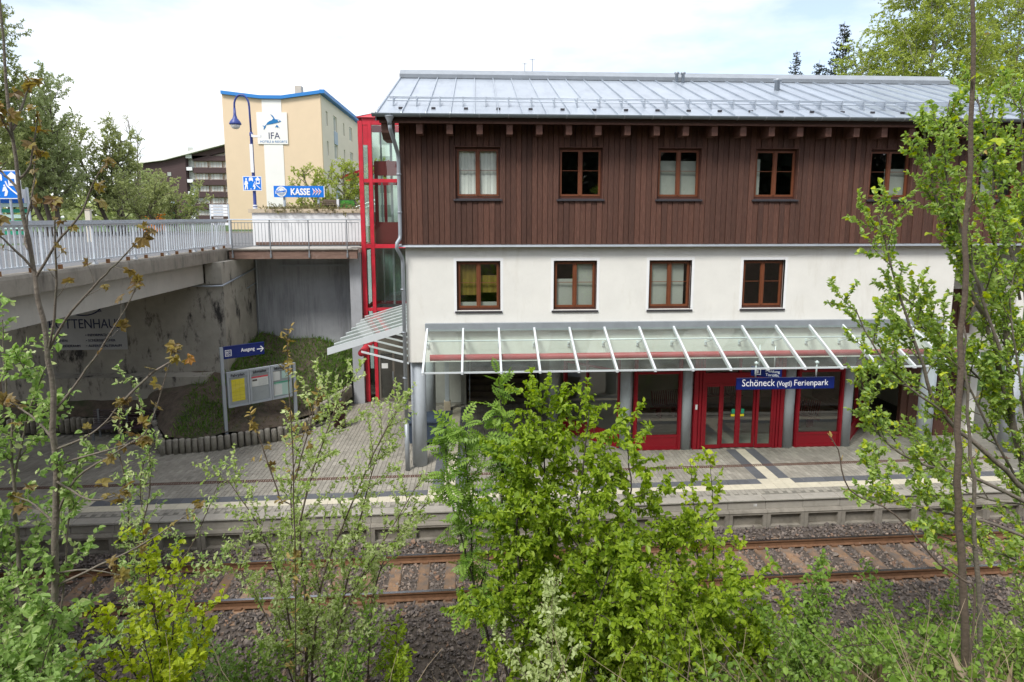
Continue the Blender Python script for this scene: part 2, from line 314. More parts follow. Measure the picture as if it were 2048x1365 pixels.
    def mesh(s, name, m, smooth=False):
        me = bpy.data.meshes.new(name); me.from_pydata(s.v, [], s.f); me.materials.append(M[m] if isinstance(m, str) else m)
        if smooth: me.polygons.foreach_set('use_smooth', [True]*len(me.polygons))
        me.update(); return me
    def build(s, name, m, parent=None, smooth=False, **k): return link(name, s.mesh(name, m, smooth), parent, **k)
WB = {}      # things whose parts are given in world coordinates: name -> base point
def link(name, data, parent=None, loc=None, rot=None, label=None, category=None, group=None, kind=None):
    o = bpy.data.objects.new(name, data); COL.objects.link(o)
    if parent:
        o.parent = parent
        if parent.name in WB: o.matrix_parent_inverse = Matrix.Translation(-Vector(WB[parent.name]))
    if loc is not None: o.location = loc
    if rot is not None: o.rotation_euler = rot
    for key, v in (('label', label), ('category', category), ('group', group), ('kind', kind)):
        if v: o[key] = v
    return o
def thing(name, label, category, loc=(0, 0, 0), rz=0.0, group=None):
    return link(name, None, None, loc, (0, 0, rz), label, category, group)
def text(name, body, size, mat_, parent, loc, rot, align='LEFT', depth=0.003, sx=1.0, bold=0.0):
    c = bpy.data.curves.new(name, 'FONT'); c.body = body; c.size = size; c.align_x = align; c.extrude = depth; c.offset = bold; c.resolution_u = 3
    o = bpy.data.objects.new(name, c); COL.objects.link(o); bpy.context.view_layer.update()
    me = bpy.data.meshes.new_from_object(o.evaluated_get(bpy.context.evaluated_depsgraph_get())); bpy.data.objects.remove(o); bpy.data.curves.remove(c)
    me.materials.clear(); me.materials.append(M[mat_]); me.name = name
    t = link(name, me, parent, loc, rot); t.scale = (sx, 1, 1); return t
def wthing(name, label, category, base, group=None):
    o = thing(name, label, category, base, 0, group); WB[o.name] = base; return o
def fit(o, width, height=None):
    """scale lettering to a given width (and height)"""
    c = np.array([v.co[:] for v in o.data.vertices]); w_ = np.ptp(c[:, 0]); h_ = np.ptp(c[:, 1])
    o.scale = (width/w_, (height/h_) if height else width/w_, 1); return o
FRONT = (math.pi/2, 0, 0)          # upright text that faces the tracks (-Y)
def fill_mesh(name, verts, faces, m, parent=None, tone=None, smooth=False, **k):
    """big mesh from numpy arrays, faces all of one size"""
    me = bpy.data.meshes.new(name); nf, fs = faces.shape; me.vertices.add(len(verts)); me.vertices.foreach_set('co', np.ascontiguousarray(verts, dtype=np.float32).ravel())
    me.loops.add(nf*fs); me.loops.foreach_set('vertex_index', np.ascontiguousarray(faces, dtype=np.int32).ravel())
    me.polygons.add(nf); me.polygons.foreach_set('loop_start', np.arange(0, nf*fs, fs, dtype=np.int32)); me.polygons.foreach_set('loop_total', np.full(nf, fs, dtype=np.int32))
    me.polygons.foreach_set('use_smooth', np.full(nf, bool(smooth)))
    me.materials.append(M[m]); me.update(calc_edges=True)
    if tone is not None:
        a = me.attributes.new('tone', 'FLOAT', 'POINT'); a.data.foreach_set('value', np.ascontiguousarray(tone, dtype=np.float32))
    return link(name, me, parent, **k)
# ================================================================== THE SETTING
TS = 0.02; TA = math.atan(TS)                    # tracks and platform run at a slight angle to the station front
rng = np.random.default_rng(7)
def vline(X, v): return v+TS*X

# ---- upper street level, one sheet out to the horizon, with the cutting left open
ZS = 6.03
g = MB()
for a, b, c, d in ((-900, -4.4, 25.3, 1400), (-4.4, 17.5, 29.5, 1400), (17.5, 900, 27, 1400)):
    g.quad((a, c, ZS), (b, c, ZS), (b, d, ZS), (a, d, ZS))
g.quad((17.5, 24, -0.1), (900, 24, -0.1), (900, 27, ZS), (17.5, 27, ZS))
g.quad((-900, 20, -0.1), (-20, 20, -0.1), (-20, 25.3, ZS), (-900, 25.3, ZS))
g.build('ground', 'lawn', kind='structure')
MB().box(-60, -8.9, 28.5, 46, ZS+0.004, ZS+0.012).box(-19, -8.9, 23.6, 28.5, ZS+0.004, ZS+0.012).build('street', 'asphalt', kind='structure')
MB().box(-60, -8.9, 46.0, 46.25, ZS+0.002, ZS+0.12).build('kerb', 'edge_concrete', kind='structure')

# ---- platform
plat = MB().quad((-70, 14.5-1.4, -0.012), (70, 14.5+1.4, -0.012), (70, 29.4, -0.012), (-70, 29.4, -0.012)).build('platform', 'joint', kind='structure')
PAL = [(-20, 20.75), (-10.9, 20.75), (-9.62, 18.75), (-8.2, 19.0), (-6.4, 19.75), (-5.35, 21.4), (-4.9, 23.8)]
def pal_y(x):
    if x > -4.9: return 23.85
    for (a, b), (c, d) in zip(PAL, PAL[1:]):
        if a <= x <= c: return b+(d-b)*(x-a)/(c-a)
    return 20.75
DOORX = 8.18; PASX = -0.78; TW = 0.312
def in_strip(x, y):
    v = y-TS*x
    h_ = 0.118
    if 15.17+h_ <= v < 15.79-h_ and x > -10.9: return True
    if abs(x-DOORX) < 1.5*TW-.06 and 15.7 <= v and y < 18.1: return True
    if abs(x-PASX) < 1.5*TW-.06 and 15.7 <= v and y < 23.0: return True
    return False
def hall(x, y): return (y > 18.26 and 4.5 < x < 11.8) or (2.75 < x <= 4.5 and y > 20.15-(x-2.75)*0.9) or (11.8 <= x < 13.8 and y > 18.26+(x-11.8)*0.95)
bw, bl = 0.122, 0.232
V = []
for i in range(int(31.5/bw)):
    x = -16+(i+0.5)*bw
    for j in range(int(9.4/bl)):
        y = 14.6+(j+0.5+(0.5 if i % 2 else 0))*bl+TS*0
        if y-TS*x < 14.845+bl*0.30 or y > pal_y(x)-0.12 or hall(x, y) or in_strip(x, y): continue
        if y > 23.2 and x > -2: continue
        V.append((x, y))
V = np.array(V); n = len(V); hx, hy = bw/2-0.0035, bl/2-0.0035
base = np.array([(-hx, -hy, -0.03), (hx, -hy, -0.03), (hx, hy, -0.03), (-hx, hy, -0.03), (-hx+.002, -hy+.002, 0), (hx-.002, -hy+.002, 0), (hx-.002, hy-.002, 0), (-hx+.002, hy-.002, 0)])
P = base[None]+np.c_[V, rng.uniform(-0.002, 0.001, n)][:, None, :]
P[:, 4:, 2] += rng.uniform(-0.0006, 0.0006, (n, 4))
q = np.array([(4, 5, 6, 7), (0, 1, 5, 4), (1, 2, 6, 5), (2, 3, 7, 6), (3, 0, 4, 7)])
fill_mesh('paving_bricks', P.reshape(-1, 3), (q[None]+(np.arange(n)*8)[:, None, None]).reshape(-1, 4), 'paver', plat, np.repeat(np.clip(rng.normal(.5, .22, n), 0, 1), 8), kind='stuff')
tile = {c: MB().chamfer(-TW/2+.003, TW/2-.003, -TW/2+.003, TW/2-.003, -0.04, 0, 0.004).mesh('tile', 'tile_'+c) for c in ('cream', 'dark')}
def put_tile(c, x, y, rz=TA): link('cream_tile' if c == 'cream' else 'dark_tile', tile[c], plat, (x, y, rng.uniform(0.003, 0.005)), (0, 0, rz))
x = -10.85
while x < 15.6:
    put_tile('cream', x, vline(x, 15.17+TW/2))
    put_tile('cream' if x < -9.7 or abs(x-DOORX) < 0.62 or abs(x-PASX) < 0.62 else 'dark', x, vline(x, 15.17+TW*1.5)); x += TW
for cx_, y1 in ((DOORX, 18.1), (PASX, 23.1)):
    y = vline(cx_, 15.80)+TW/2
    while y < y1:
        if abs(y-vline(cx_, 16.72)) > 0.10:
            for k, c in ((-1, 'dark'), (0, 'cream'), (1, 'dark')): put_tile(c, cx_+k*TW, y, 0)
        y += TW
dr = MB()
for k in range(-17*16, 16*16):
    dr.box(-0.018, 0.018, -0.055, 0.055, -0.03, 0.005, Matrix.Translation((k/16, vline(k/16, 16.72), 0)))
for s_ in (-0.065, 0.065):
    dr.prism([(-17, vline(-17, 16.72+s_-.01), -.03), (16, vline(16, 16.72+s_-.01), -.03), (16, vline(16, 16.72+s_-.01), .007), (-17, vline(-17, 16.72+s_-.01), .007)], (0, .02, 0))
dr.build('drain_grate', 'drain_rust', plat)
cope = MB().chamfer(0.006, 0.994, 0.0, 0.30, -0.23, 0.007, 0.012).mesh('edge_block', 'edge_concrete')
pn = MB()
pn.prism([(0.004, -0.13, -0.29), (0.004, -0.10, -0.235), (0.004, 0.3, -0.235), (0.004, 0.3, -0.29)], (0.992, 0, 0))
pn.wall(0.004, 0.996, -0.95, -0.29, [(0.10, 0.90, -0.66, -0.35)], -0.115, 0.0)
pn.quad((0.1, 0.0, -0.66), (0.9, 0.0, -0.66), (0.9, -0.03, -0.35), (0.1, -0.03, -0.35))
pn = pn.mesh('edge_panel', 'edge_panel')
for i in range(-18, 18):
    X = i+0.37
    link('edge_block', cope, plat, (X, vline(X, 14.545), rng.uniform(-.003, .003)), (0, 0, TA)); link('edge_panel', pn, plat, (X, vline(X, 14.545), 0), (0, 0, TA))
text('edge_number', '10', 0.10, 'sign_white', plat, (7.04, vline(7.04, 14.543), -0.17), FRONT, depth=0.002)

# ---- track bed, stones, rails and sleepers
bed = MB()
prof = [(8.6, -1.5), (9.7, -1.20), (10.6, -0.92), (11.2, -0.745), (11.75, -0.715), (12.0, -0.765), (13.7, -0.765), (13.95, -0.72), (14.7, -0.72)]
for (a, za), (b, zb) in zip(prof, prof[1:]):
    bed.quad((-70, vline(-70, a), za), (70, vline(70, a), za), (70, vline(70, b), zb), (-70, vline(-70, b), zb))
bed.build('track_bed', 'ballast_base', kind='structure')
def bedz(v): return np.interp(v, [p[0] for p in prof], [p[1] for p in prof])
n = 42000
X = rng.uniform(-11.5, 14.5, n); v = rng.uniform(9.1, 14.42, n)
keep = ~((v > 11.95) & (v < 13.75) & (rng.random(n) < 0.15)); X, v = X[keep], v[keep]; n = len(X)
oct_ = np.array([(1, 0, 0), (0, 1, 0), (-1, 0, 0), (0, -1, 0), (0.25, 0.2, 1), (-.2, -.1, -1), ], float)
oct_ = np.array([(1, .3, .2), (.2, 1, -.2), (-1, .2, .3), (-.3, -1, -.1), (.35, .35, .85), (-.45, -.2, .9), (0, 0, -.9)])
fo = np.array([(0, 1, 4), (1, 2, 4), (4, 2, 5), (2, 3, 5), (3, 0, 5), (5, 0, 4), (1, 0, 6), (2, 1, 6), (3, 2, 6), (0, 3, 6)])
sc = rng.uniform(0.015, 0.044, n)*np.where(rng.random(n) < .08, 1.6, 1)
ax = rng.normal(size=(n, 4)); ax /= np.linalg.norm(ax, axis=1)[:, None]; a, b, c, d = ax.T
Rm = np.stack([np.stack([1-2*(c*c+d*d), 2*(b*c-a*d), 2*(b*d+a*c)], -1), np.stack([2*(b*c+a*d), 1-2*(b*b+d*d), 2*(c*d-a*b)], -1), np.stack([2*(b*d-a*c), 2*(c*d+a*b), 1-2*(b*b+c*c)], -1)], -2)
loc = oct_[None]*(1+rng.uniform(-.3, .3, (n, 7, 3)))*(sc[:, None]*rng.uniform(.6, 1.3, (n, 3)))[:, None, :]
P = np.einsum('nij,nkj->nki', Rm, loc)
P += np.stack([X, v+TS*X, bedz(v)+sc*0.45+np.where((v > 11.9) & (v < 13.75), -0.005, rng.uniform(0, .03, n))], -1)[:, None]
tn = np.clip(rng.beta(2, 3, n)+np.where((v > 11.9) & (v < 13.9), .18, 0), 0, 1)
fill_mesh('ballast', P.reshape(-1, 3), (fo[None]+(np.arange(n)*7)[:, None, None]).reshape(-1, 3), 'ballast', None, np.repeat(tn, 7), kind='stuff',
          label='dark grey and brown ballast stones around the rails', category='ballast')
track = thing('railway_track', 'rusty single railway track with sleepers in front of the platform', 'railway track', (0, 12.85, -0.55), TA)
for s_ in (-0.72, 0.72):
    rp = [(-.075, -.172), (.075, -.172), (.075, -.160), (.012, -.145), (.010, -.05), (.036, -.04), (.036, -.004), (-.036, -.004), (-.036, -.04), (-.010, -.05), (-.012, -.145), (-.075, -.160)]
    r_ = MB().prism([(-60, s_+a, b) for a, b in rp], (120, 0, 0)).build('rail', 'rail_rust', track)
    MB().prism([(-60, s_-.034, -.006), (-60, s_+.034, -.006), (-60, s_+.034, .0), (-60, s_-.034, .0)], (120, 0, 0)).build('running_surface', 'rail_steel', r_)
sl_m = MB(); sl_m.prism([(-.13, -1.3, -.30), (.13, -1.3, -.30), (.13, -1.3, -.20), (.105, -1.3, -.172), (-.105, -1.3, -.172), (-.13, -1.3, -.20)], (0, 2.6, 0)); sl_m = sl_m.mesh('sleeper', 'sleeper')
fx = MB()
for s_ in (-.72, .72):
    pass
fx = MB().box(-.07, .07, -.035, .035, -.172, -.13).mesh('rail_clip', 'rail_rust')
for i in range(-22, 27):
    o = link('sleeper', sl_m, track, (i*0.615+rng.uniform(-.02, .02), 0, rng.uniform(-.006, .006)), (0, 0, rng.uniform(-.015, .015)))
    if -9 < i < 24:
        for s_ in (-.83, -.61, .61, .83): link('rail_clip', fx, o, (0, s_, 0))

# ---- bank on the near side, the viewer stands on it; it climbs on into a wooded hillside behind
def bankz(x, y):
    z = np.interp(y, [-90, -40, -14, -3, 0.5, 5.0, 9.6, 10.4], [22, 13, 7.6, 5.9, 5.45, 2.25, -1.15, -1.55])
    z = z+0.10*np.sin(x*0.9+y*0.6)+0.07*np.sin(x*2.3-y*1.7)+0.35*np.clip((x-1)/5, 0, 1)*np.clip(1-abs(y-7.0)/3.0, 0, 1)
    side = np.clip((np.minimum(-8.2-x, x+19.5))/1.0, 0, 1)
    return z*(1-side)+np.minimum(z, 5.1)*side if np.ndim(z) == 0 else np.where(side > 0, z*(1-side)+np.minimum(z, 5.1)*side, z)
xs = np.linspace(-60, 60, 161); ys = np.concatenate([np.linspace(-90, -14, 20), np.linspace(-12, 10.4, 70)])
gx, gy = np.meshgrid(xs, ys); gz = bankz(gx, gy-TS*gx*(gy > 5))
P = np.stack([gx, gy, gz], -1).reshape(-1, 3); nx = len(xs)
I = (np.arange(len(ys)-1)[:, None]*nx+np.arange(nx-1)[None]).ravel()
fill_mesh('bank', P, np.stack([I, I+1, I+nx+1, I+nx], -1), 'litter', smooth=True, kind='structure')

# ---- earth slope between the palisades, the bridge abutment and the grey wall
A = [(-20, 20.9, .55), (-14, 20.9, .55), (-11.0, 20.9, .55), (-9.62, 18.95, .42), (-8.2, 19.15, .42), (-6.5, 19.9, .42), (-5.5, 21.5, .45), (-5.0, 23.7, .5)]
B = [(-20, 22.1, 1.75), (-14, 22.1, 1.7), (-12, 22.1, 1.7), (-9.9, 22.1, 1.85), (-8.9, 23.3, 2.15), (-8.7, 25.1, 2.55), (-6.5, 25.1, 2.3), (-4.9, 25.1, 2.05)]
def lerp_path(Q, u):
    k = min(int(u), len(Q)-2); t = u-k; return np.array(Q[k])*(1-t)+np.array(Q[k+1])*t
nu, nv = 90, 24; P = []
for i in range(nu+1):
    u = i/nu*(len(A)-1); a, b = lerp_path(A, u), lerp_path(B, u)
    for j in range(nv+1):
        t = j/nv; p = a*(1-t)+b*t
        p[2] += 0.06*math.sin(p[0]*3.1+p[1]*2)*math.sin(p[1]*2.7)+0.12*math.sin(math.pi*t); P.append(p)
SLP = np.array(P).reshape(nu+1, nv+1, 3)
I = (np.arange(nu)[:, None]*(nv+1)+np.arange(nv)[None]).ravel()
fill_mesh('earth_slope', SLP.reshape(-1, 3), np.stack([I, I+nv+1, I+nv+2, I+1], -1), 'earth', smooth=True, kind='structure')

# ---- stairs at the back of the passage
st = MB().box(-0.42, 2.42, 27.6, 29.4, -0.05, 3.3).build('stairs', 'stair', kind='structure')
stm = MB().chamfer(-0.40, 2.40, 0, 0.36, -0.19, 0, 0.012).mesh('step', 'stair')
for i in range(14): link('step', stm, st, (0, 23.4+i*0.31, 0.185+i*0.185))
# ================================================================== STATION BUILDING
sb = wthing('station_building', 'two-storey station with dark brown timber upper floor above white rendered wall', 'building', (6, 17.2, 0))
YW = 17.19
LW = [(-0.56, 0.66), (2.15, 3.37), (4.86, 6.08), (7.57, 8.79)]
UW = [(-0.56, 0.66), (2.24, 3.46), (4.97, 6.19), (7.70, 8.92), (10.99, 12.21), (14.18, 15.40)]
LZ, UZ = (4.60, 5.99), (7.69, 9.06)
MB().wall(-1.95, 13.87, 3.14, 6.40, [(a, b, *LZ) for a, b in LW], YW, YW+0.32).build('wall', 'render_white', sb)
MB().wall(-1.95, 16.3, 6.40, 9.9, [(a, b, *UZ) for a, b in UW], 17.135, 17.4).build('upper_wall', 'timber_dark', sb)
MB().box(-1.95, -1.7, 17.52, 27.2, 3.14, 9.9).build('side_wall', 'render_white', sb)
MB().box(16.05, 16.3, 18.8, 27.2, 0, 3.13).build('side_wall', 'render_white', sb); MB().box(16.05, 16.3, 17.42, 27.2, 3.14, 9.9).build('side_wall', 'render_white', sb)
MB().box(-1.69, 16.04, 26.9, 27.2, 0, 9.9).build('rear_wall', 'render_white', sb)
# ground-floor soffit, intermediate floor slabs and room backs
MB().box(-1.94, 16.04, 17.53, 26.88, 3.15, 3.45).build('floor_slab', 'room_wall', sb)
MB().box(-1.68, 16.04, 17.54, 26.88, 6.30, 6.55).build('floor_slab', 'room_wall', sb)
MB().box(-1.68, 16.04, 17.42, 26.88, 9.62, 9.75).build('ceiling', 'room_wall', sb)
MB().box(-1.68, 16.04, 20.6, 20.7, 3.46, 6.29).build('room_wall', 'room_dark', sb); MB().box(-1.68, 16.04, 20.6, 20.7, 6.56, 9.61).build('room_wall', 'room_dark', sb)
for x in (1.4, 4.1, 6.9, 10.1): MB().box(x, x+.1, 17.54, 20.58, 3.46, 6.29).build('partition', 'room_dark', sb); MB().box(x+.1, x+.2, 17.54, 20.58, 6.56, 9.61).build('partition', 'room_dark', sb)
# planks of the upper storey, board beside board
edges = [-2.04]+[e for a in UW for e in a]+[16.34]; k = 0
for i, (a, b) in enumerate(zip(edges, edges[1:])):
    nseg = max(1, round((b-a)/0.146)); wpl = (b-a)/nseg
    for j in range(nseg):
        x0, x1 = a+j*wpl, a+(j+1)*wpl; k += 1; pr = (0.016 if k % 2 else 0.0)+.003*((k*5) % 3); g_ = 0.002+0.0015*((k*7) % 3)
        for z0, z1 in (((6.45, 9.88),) if i % 2 == 0 else ((6.45, UZ[0]-0.05), (UZ[1]+0.02, 9.88))):
            y0 = 17.075-pr; p = [(x0+g_, 17.134), (x0+g_, y0+.008), (x0+g_+.008, y0), (x1-g_-.008, y0), (x1-g_, y0+.008), (x1-g_, 17.134)]
            MB().prism([(q[0], q[1], z0) for q in p], (0, 0, z1-z0)).build('plank', 'plank', sb)
MB().prism([(-2.1, 17.19, 6.462), (-2.1, 16.99, 6.43), (-2.1, 16.975, 6.385), (-2.1, 17.19, 6.395)], (18.45, 0, 0)).build('flashing', 'zinc_dull', sb)
# windows
def window(x0, x1, z0, z1, yf, blind=None, surround=False, deep=0.06, tone='blind'):
    wd = MB(); f_ = 0.045; yb = yf+deep
    wd.box(x0, x0+f_, yf, yb, z0, z1).box(x1-f_, x1, yf, yb, z0, z1).box(x0+f_, x1-f_, yf, yb, z1-f_, z1).box(x0+f_, x1-f_, yf, yb, z0, z0+f_+.02)
    wd = wd.build('window', 'frame_dark', sb); c = (x0+x1)/2
    for a, b in ((x0+f_+.003, c-.004), (c+.004, x1-f_-.003)):
        t = 0.055; yy = yf-.012; zz0, zz1 = z0+f_+.023, z1-f_-.003
        cs = MB().box(a, a+t, yy, yy+.05, zz0, zz1).box(b-t, b, yy, yy+.05, zz0, zz1).box(a+t, b-t, yy, yy+.05, zz1-t, zz1).box(a+t, b-t, yy, yy+.05, zz0, zz0+t)
        cs.box(a+t, b-t, yy+.008, yy+.035, z0+(z1-z0)*.55, z0+(z1-z0)*.55+.013)
        cs.build('casement', 'frame_wood', wd)
        MB().quad((a+t-.01, yf+.012, zz0+t-.01), (b-t+.01, yf+.012, zz0+t-.01), (b-t+.01, yf+.012, zz1-t+.01), (a+t-.01, yf+.012, zz1-t+.01)).build('pane', 'pane_glass', wd)
    MB().box(c-.028, c+.028, yf-.022, yf-.013, z0+.1, z1-.06).build('cover_strip', 'frame_wood', wd)
    fr = yf-.11-(.06 if not surround else .04)
    MB().prism([(x0-.05, fr, z0-.062), (x0-.05, fr, z0-.022), (x0-.05, yf+.02, z0+.012), (x0-.05, yf+.02, z0-.062)], (x1-x0+.10, 0, 0)).build('sill', 'sill_metal', wd)
    if blind:
        for bx0, bx1, bz0, bz1, mt in blind:
            B_ = MB(); X0, X1 = x0+(x1-x0)*bx0, x0+(x1-x0)*bx1; nb = 1 if mt == 'blind_dim' else max(2, int((X1-X0)/.085))
            for q in range(nb):
                a = X0+(X1-X0)*q/nb; b = X0+(X1-X0)*(q+.96)/nb
                B_.quad((a, yf+.075+.015*(q % 2), z0+(z1-z0)*bz0), (b, yf+.09-.015*(q % 2), z0+(z1-z0)*bz0), (b, yf+.09-.015*(q % 2), z0+(z1-z0)*bz1), (a, yf+.075+.015*(q % 2), z0+(z1-z0)*bz1))
            B_.build('curtain', mt, wd)
    if surround:
        s_ = MB(); y = YW-.006; t = .075
        s_.box(x0-t, x0, y, y+.10, z0-.06, z1+t).box(x1, x1+t, y, y+.10, z0-.06, z1+t).box(x0, x1, y, y+.10, z1, z1+t); s_.build('surround', 'render_band', wd)
    else:
        s_ = MB(); s_.box(x0-.02, x0-.001, 17.05, 17.2, z0-.04, z1+.02).box(x1+.001, x1+.02, 17.05, 17.2, z0-.04, z1+.02).box(x0-.001, x1+.001, 17.05, 17.2, z1+.001, z1+.02); s_.build('jamb_board', 'timber_dark', wd)
ub = [[(0, 1, 0, 1, 'blind')], None, [(0, 1, 0, .76, 'blind_dim')], [(0, .2, 0, .8, 'blind_dim')], [(.45, 1, 0, .62, 'blind_dim')], [(.2, .5, 0, .8, 'blind_dim')]]
for (a, b), bl_ in zip(UW, ub): window(a, b, *UZ, 17.18, bl_)
lb = [[(0, .5, .3, 1, 'blind_yellow'), (.5, 1, .35, .7, 'blind_yellow'), (0, 1, 0, .16, 'blind_dim')], [(0, .48, 0, .62, 'blind_dim'), (.5, 1, 0, 1, 'blind_dim')], [(0, .9, 0, 1, 'blind_dim')], None]
for (a, b), bl_ in zip(LW, lb): window(a, b, *LZ, 17.30, bl_, True)
# roof
EV, RG = (16.44, 9.80), (22.32, 11.965); X0R, X1R = -2.52, 16.84; NP = 31; pw = (X1R-X0R)/NP
def rz(y): return EV[1]+(RG[1]-EV[1])*(y-EV[0])/(RG[0]-EV[0])
rf = MB().prism([(X0R, EV[0]+.05, EV[1]-.16), (X0R, EV[0]+.05, EV[1]-.04), (X0R, RG[0], RG[1]-.04), (X0R, 2*RG[0]-EV[0], EV[1]-.04), (X0R, 2*RG[0]-EV[0], EV[1]-.16), (X0R, RG[0], RG[1]-.16)], (X1R-X0R, 0, 0)).build('roof', 'soffit', sb)
rp = MB(); rp.prism([(0.001, EV[0], EV[1]-.03), (0.001, EV[0], EV[1]), (0.001, RG[0], RG[1]), (0.001, RG[0], RG[1]-.03)], (pw-.002, 0, 0))
rp.prism([(-.013, EV[0]+.03, rz(EV[0]+.03)+.002), (-.013, EV[0]+.06, rz(EV[0]+.06)+.05), (-.013, RG[0]-.1, rz(RG[0]-.1)+.05), (-.013, RG[0]-.1, rz(RG[0]-.1)+.002)], (.026, 0, 0)); rp = rp.mesh('roof_panel', 'zinc')
for i in range(NP): link('roof_panel', rp, rf, (X0R+i*pw, 0, rng.uniform(-.004, .004)))
MB().prism([(X0R, RG[0], RG[1]-.03), (X0R, RG[0], RG[1]), (X0R, 2*RG[0]-EV[0], EV[1]), (X0R, 2*RG[0]-EV[0], EV[1]-.03)], (X1R-X0R, 0, 0)).build('rear_roof', 'zinc', rf)
MB().prism([(X0R-.04, RG[0]-.30, rz(RG[0]-.30)+.02), (X0R-.04, RG[0]-.32, rz(RG[0]-.32)+.15), (X0R-.04, RG[0], RG[1]+.24), (X0R-.04, RG[0]+.32, rz(RG[0]-.32)+.15), (X0R-.04, RG[0]+.30, rz(RG[0]-.30)+.02)], (X1R-X0R+.08, 0, 0)).build('ridge_cap', 'zinc_dull', rf)
for xx in (X0R-.03, X1R):
    MB().prism([(xx, EV[0], EV[1]-.17), (xx, EV[0], EV[1]+.04), (xx, RG[0], RG[1]+.04), (xx, RG[0], RG[1]-.17)], (.03, 0, 0)).build('verge_trim', 'zinc_dull', rf)
for yy, h_ in ((17.42, .14), (17.42, .24), (17.9, .12)):
    MB().tube([(X0R+.15, yy, rz(yy)+h_), (X1R-.15, yy, rz(yy)+h_)], .014, 6).build('snow_guard_rail', 'galva', rf, True)
br_ = MB().box(-.012, .012, 17.40, 17.44, rz(17.42)+.005, rz(17.42)+.26).prism([(-.012, 17.45, rz(17.45)), (-.012, 17.45, rz(17.45)+.2), (-.012, 17.92, rz(17.9)+.14), (-.012, 17.92, rz(17.9))][:3], (.024, 0, 0)).mesh('snow_guard_bracket', 'galva')
ck = MB().box(-.055, .055, 17.02, 17.07, rz(17.05)+.003, rz(17.05)+.05).mesh('snow_hook', 'sill_metal')
for i in range(30): link('snow_guard_bracket', br_, rf, (X0R+.31+i*pw, 0, 0))
for i in range(22): link('snow_hook', ck, rf, (X0R+.55+i*0.86, 0, 0))
for px_, py_, s_ in ((6.9, 21.75, 1), (7.12, 21.75, 1), (9.85, 20.5, 1.5)):
    MB().lathe((px_, py_, rz(py_)-.05), [(.055*s_, 0), (.055*s_, .33), (.085*s_, .34), (.085*s_, .40), (.055*s_, .41)], 12).build('vent_pipe', 'zinc_dull', rf, True)
for ax_, h_ in ((1.72, .28), (1.98, .42)): MB().tube([(ax_, RG[0], RG[1]+.1), (ax_, RG[0], RG[1]+.24+h_)], .012, 5).tube([(ax_-.1, RG[0], RG[1]+.2+h_), (ax_+.1, RG[0], RG[1]+.2+h_)], .008, 4).build('antenna', 'steel_dark', rf)
gp = [(16.37+.085*math.cos(t), 9.80+.085*math.sin(t)) for t in [math.pi+math.pi*q/10 for q in range(11)]]+[(16.37+.075*math.cos(t), 9.80+.075*math.sin(t)) for t in [2*math.pi-math.pi*q/10 for q in range(11)]]
MB().prism([(X0R-.1, a, b) for a, b in gp], (X1R-X0R+.2, 0, 0)).build('gutter', 'gutter', sb)
gb = MB(); gq = [(16.37+.092*math.cos(t), 9.80+.092*math.sin(t)) for t in [math.pi+math.pi*q/8 for q in range(9)]]+[(16.37+.0855*math.cos(t), 9.80+.0855*math.sin(t)) for t in [2*math.pi-math.pi*q/8 for q in range(9)]]
gb.prism([(0, a, b) for a, b in gq], (.03, 0, 0)); gb = gb.mesh('gutter_bracket', 'zinc_dull')
for i in range(26): link('gutter_bracket', gb, sb, (X0R+.35+i*.75, 0, 0))
MB().box(X0R+.06, X1R-.06, 16.50, 16.55, 9.585, 9.735).build('fascia', 'timber_dark', sb)
rt = MB().prism([(-.08, 16.56, 9.33), (-.08, 16.56, 9.60), (-.08, 17.06, 9.80), (-.08, 17.06, 9.33)], (.16, 0, 0)).mesh('rafter_end', 'timber_dark')
for i in range(25): link('rafter_end', rt, sb, (-1.45+.778*i, 0, 0)) if -1.45+.778*i < 16.2 else None
MB().prism([(-2.42, 16.56, 9.35), (-2.42, 16.56, 9.60), (-2.42, 17.6, 9.90), (-2.42, 17.6, 9.2), (-2.42, 16.85, 9.2)], (.22, 0, 0)).build('purlin_end', 'timber_dark', sb)
dp = MB(); dp.lathe((-2.18, 16.37, 9.52), [(.055, 0), (.06, .08), (.12, .20), (.125, .215)], 12)
dp.tube([(-2.18, 16.37, 9.56), (-2.17, 16.40, 9.42), (-2.10, 16.72, 9.08), (-2.06, 16.93, 8.86), (-2.05, 16.96, 8.70), (-2.05, 16.96, 6.72), (-2.06, 16.94, 6.62), (-2.13, 16.86, 6.50), (-2.14, 16.86, 6.36), (-2.08, 16.96, 6.22), (-2.02, 17.06, 6.06), (-2.015, 17.08, 5.95), (-2.015, 17.09, 1.0)], .052, 10)
dp.tube([(-2.015, 17.09, 1.4), (-2.015, 17.09, 0.02)], .066, 10)
for z in (8.3, 7.3, 5.2, 4.0, 2.7, 1.4): dp.tube([(-2.03 if z < 6 else -2.05, 17.09 if z < 6 else 16.96, z), (-2.03 if z < 6 else -2.05, 17.09 if z < 6 else 16.96, z+.04)], .066, 10)
dp.build('downpipe', 'zinc_dull', sb, True)
# right-hand end below the overhang
MB().box(13.9, 16.0, 19.0, 19.2, 4.9, 6.29).build('recess_wall', 'render_white', sb)
for i in range(9): MB().box(13.9+i*.235, 14.125+i*.235, 19.0-.02*(i % 2), 19.15, 0, 4.88).build('plank', 'plank', sb)
# columns
for cx_, cy_, r_ in ((-1.70, 17.52, .215), (-1.67, 21.2, .205), (2.62, 20.35, .19), (4.60, 18.42, .19), (6.48, 18.38, .19), (9.74, 18.36, .19), (11.62, 18.36, .19), (13.55, 20.6, .19), (13.65, 17.56, .21), (16.4, 17.62, .22)):
    MB().lathe((cx_, cy_, 0.0), [(r_, -.02), (r_, 3.14)], 28).build('column', 'column_grey', sb, True)
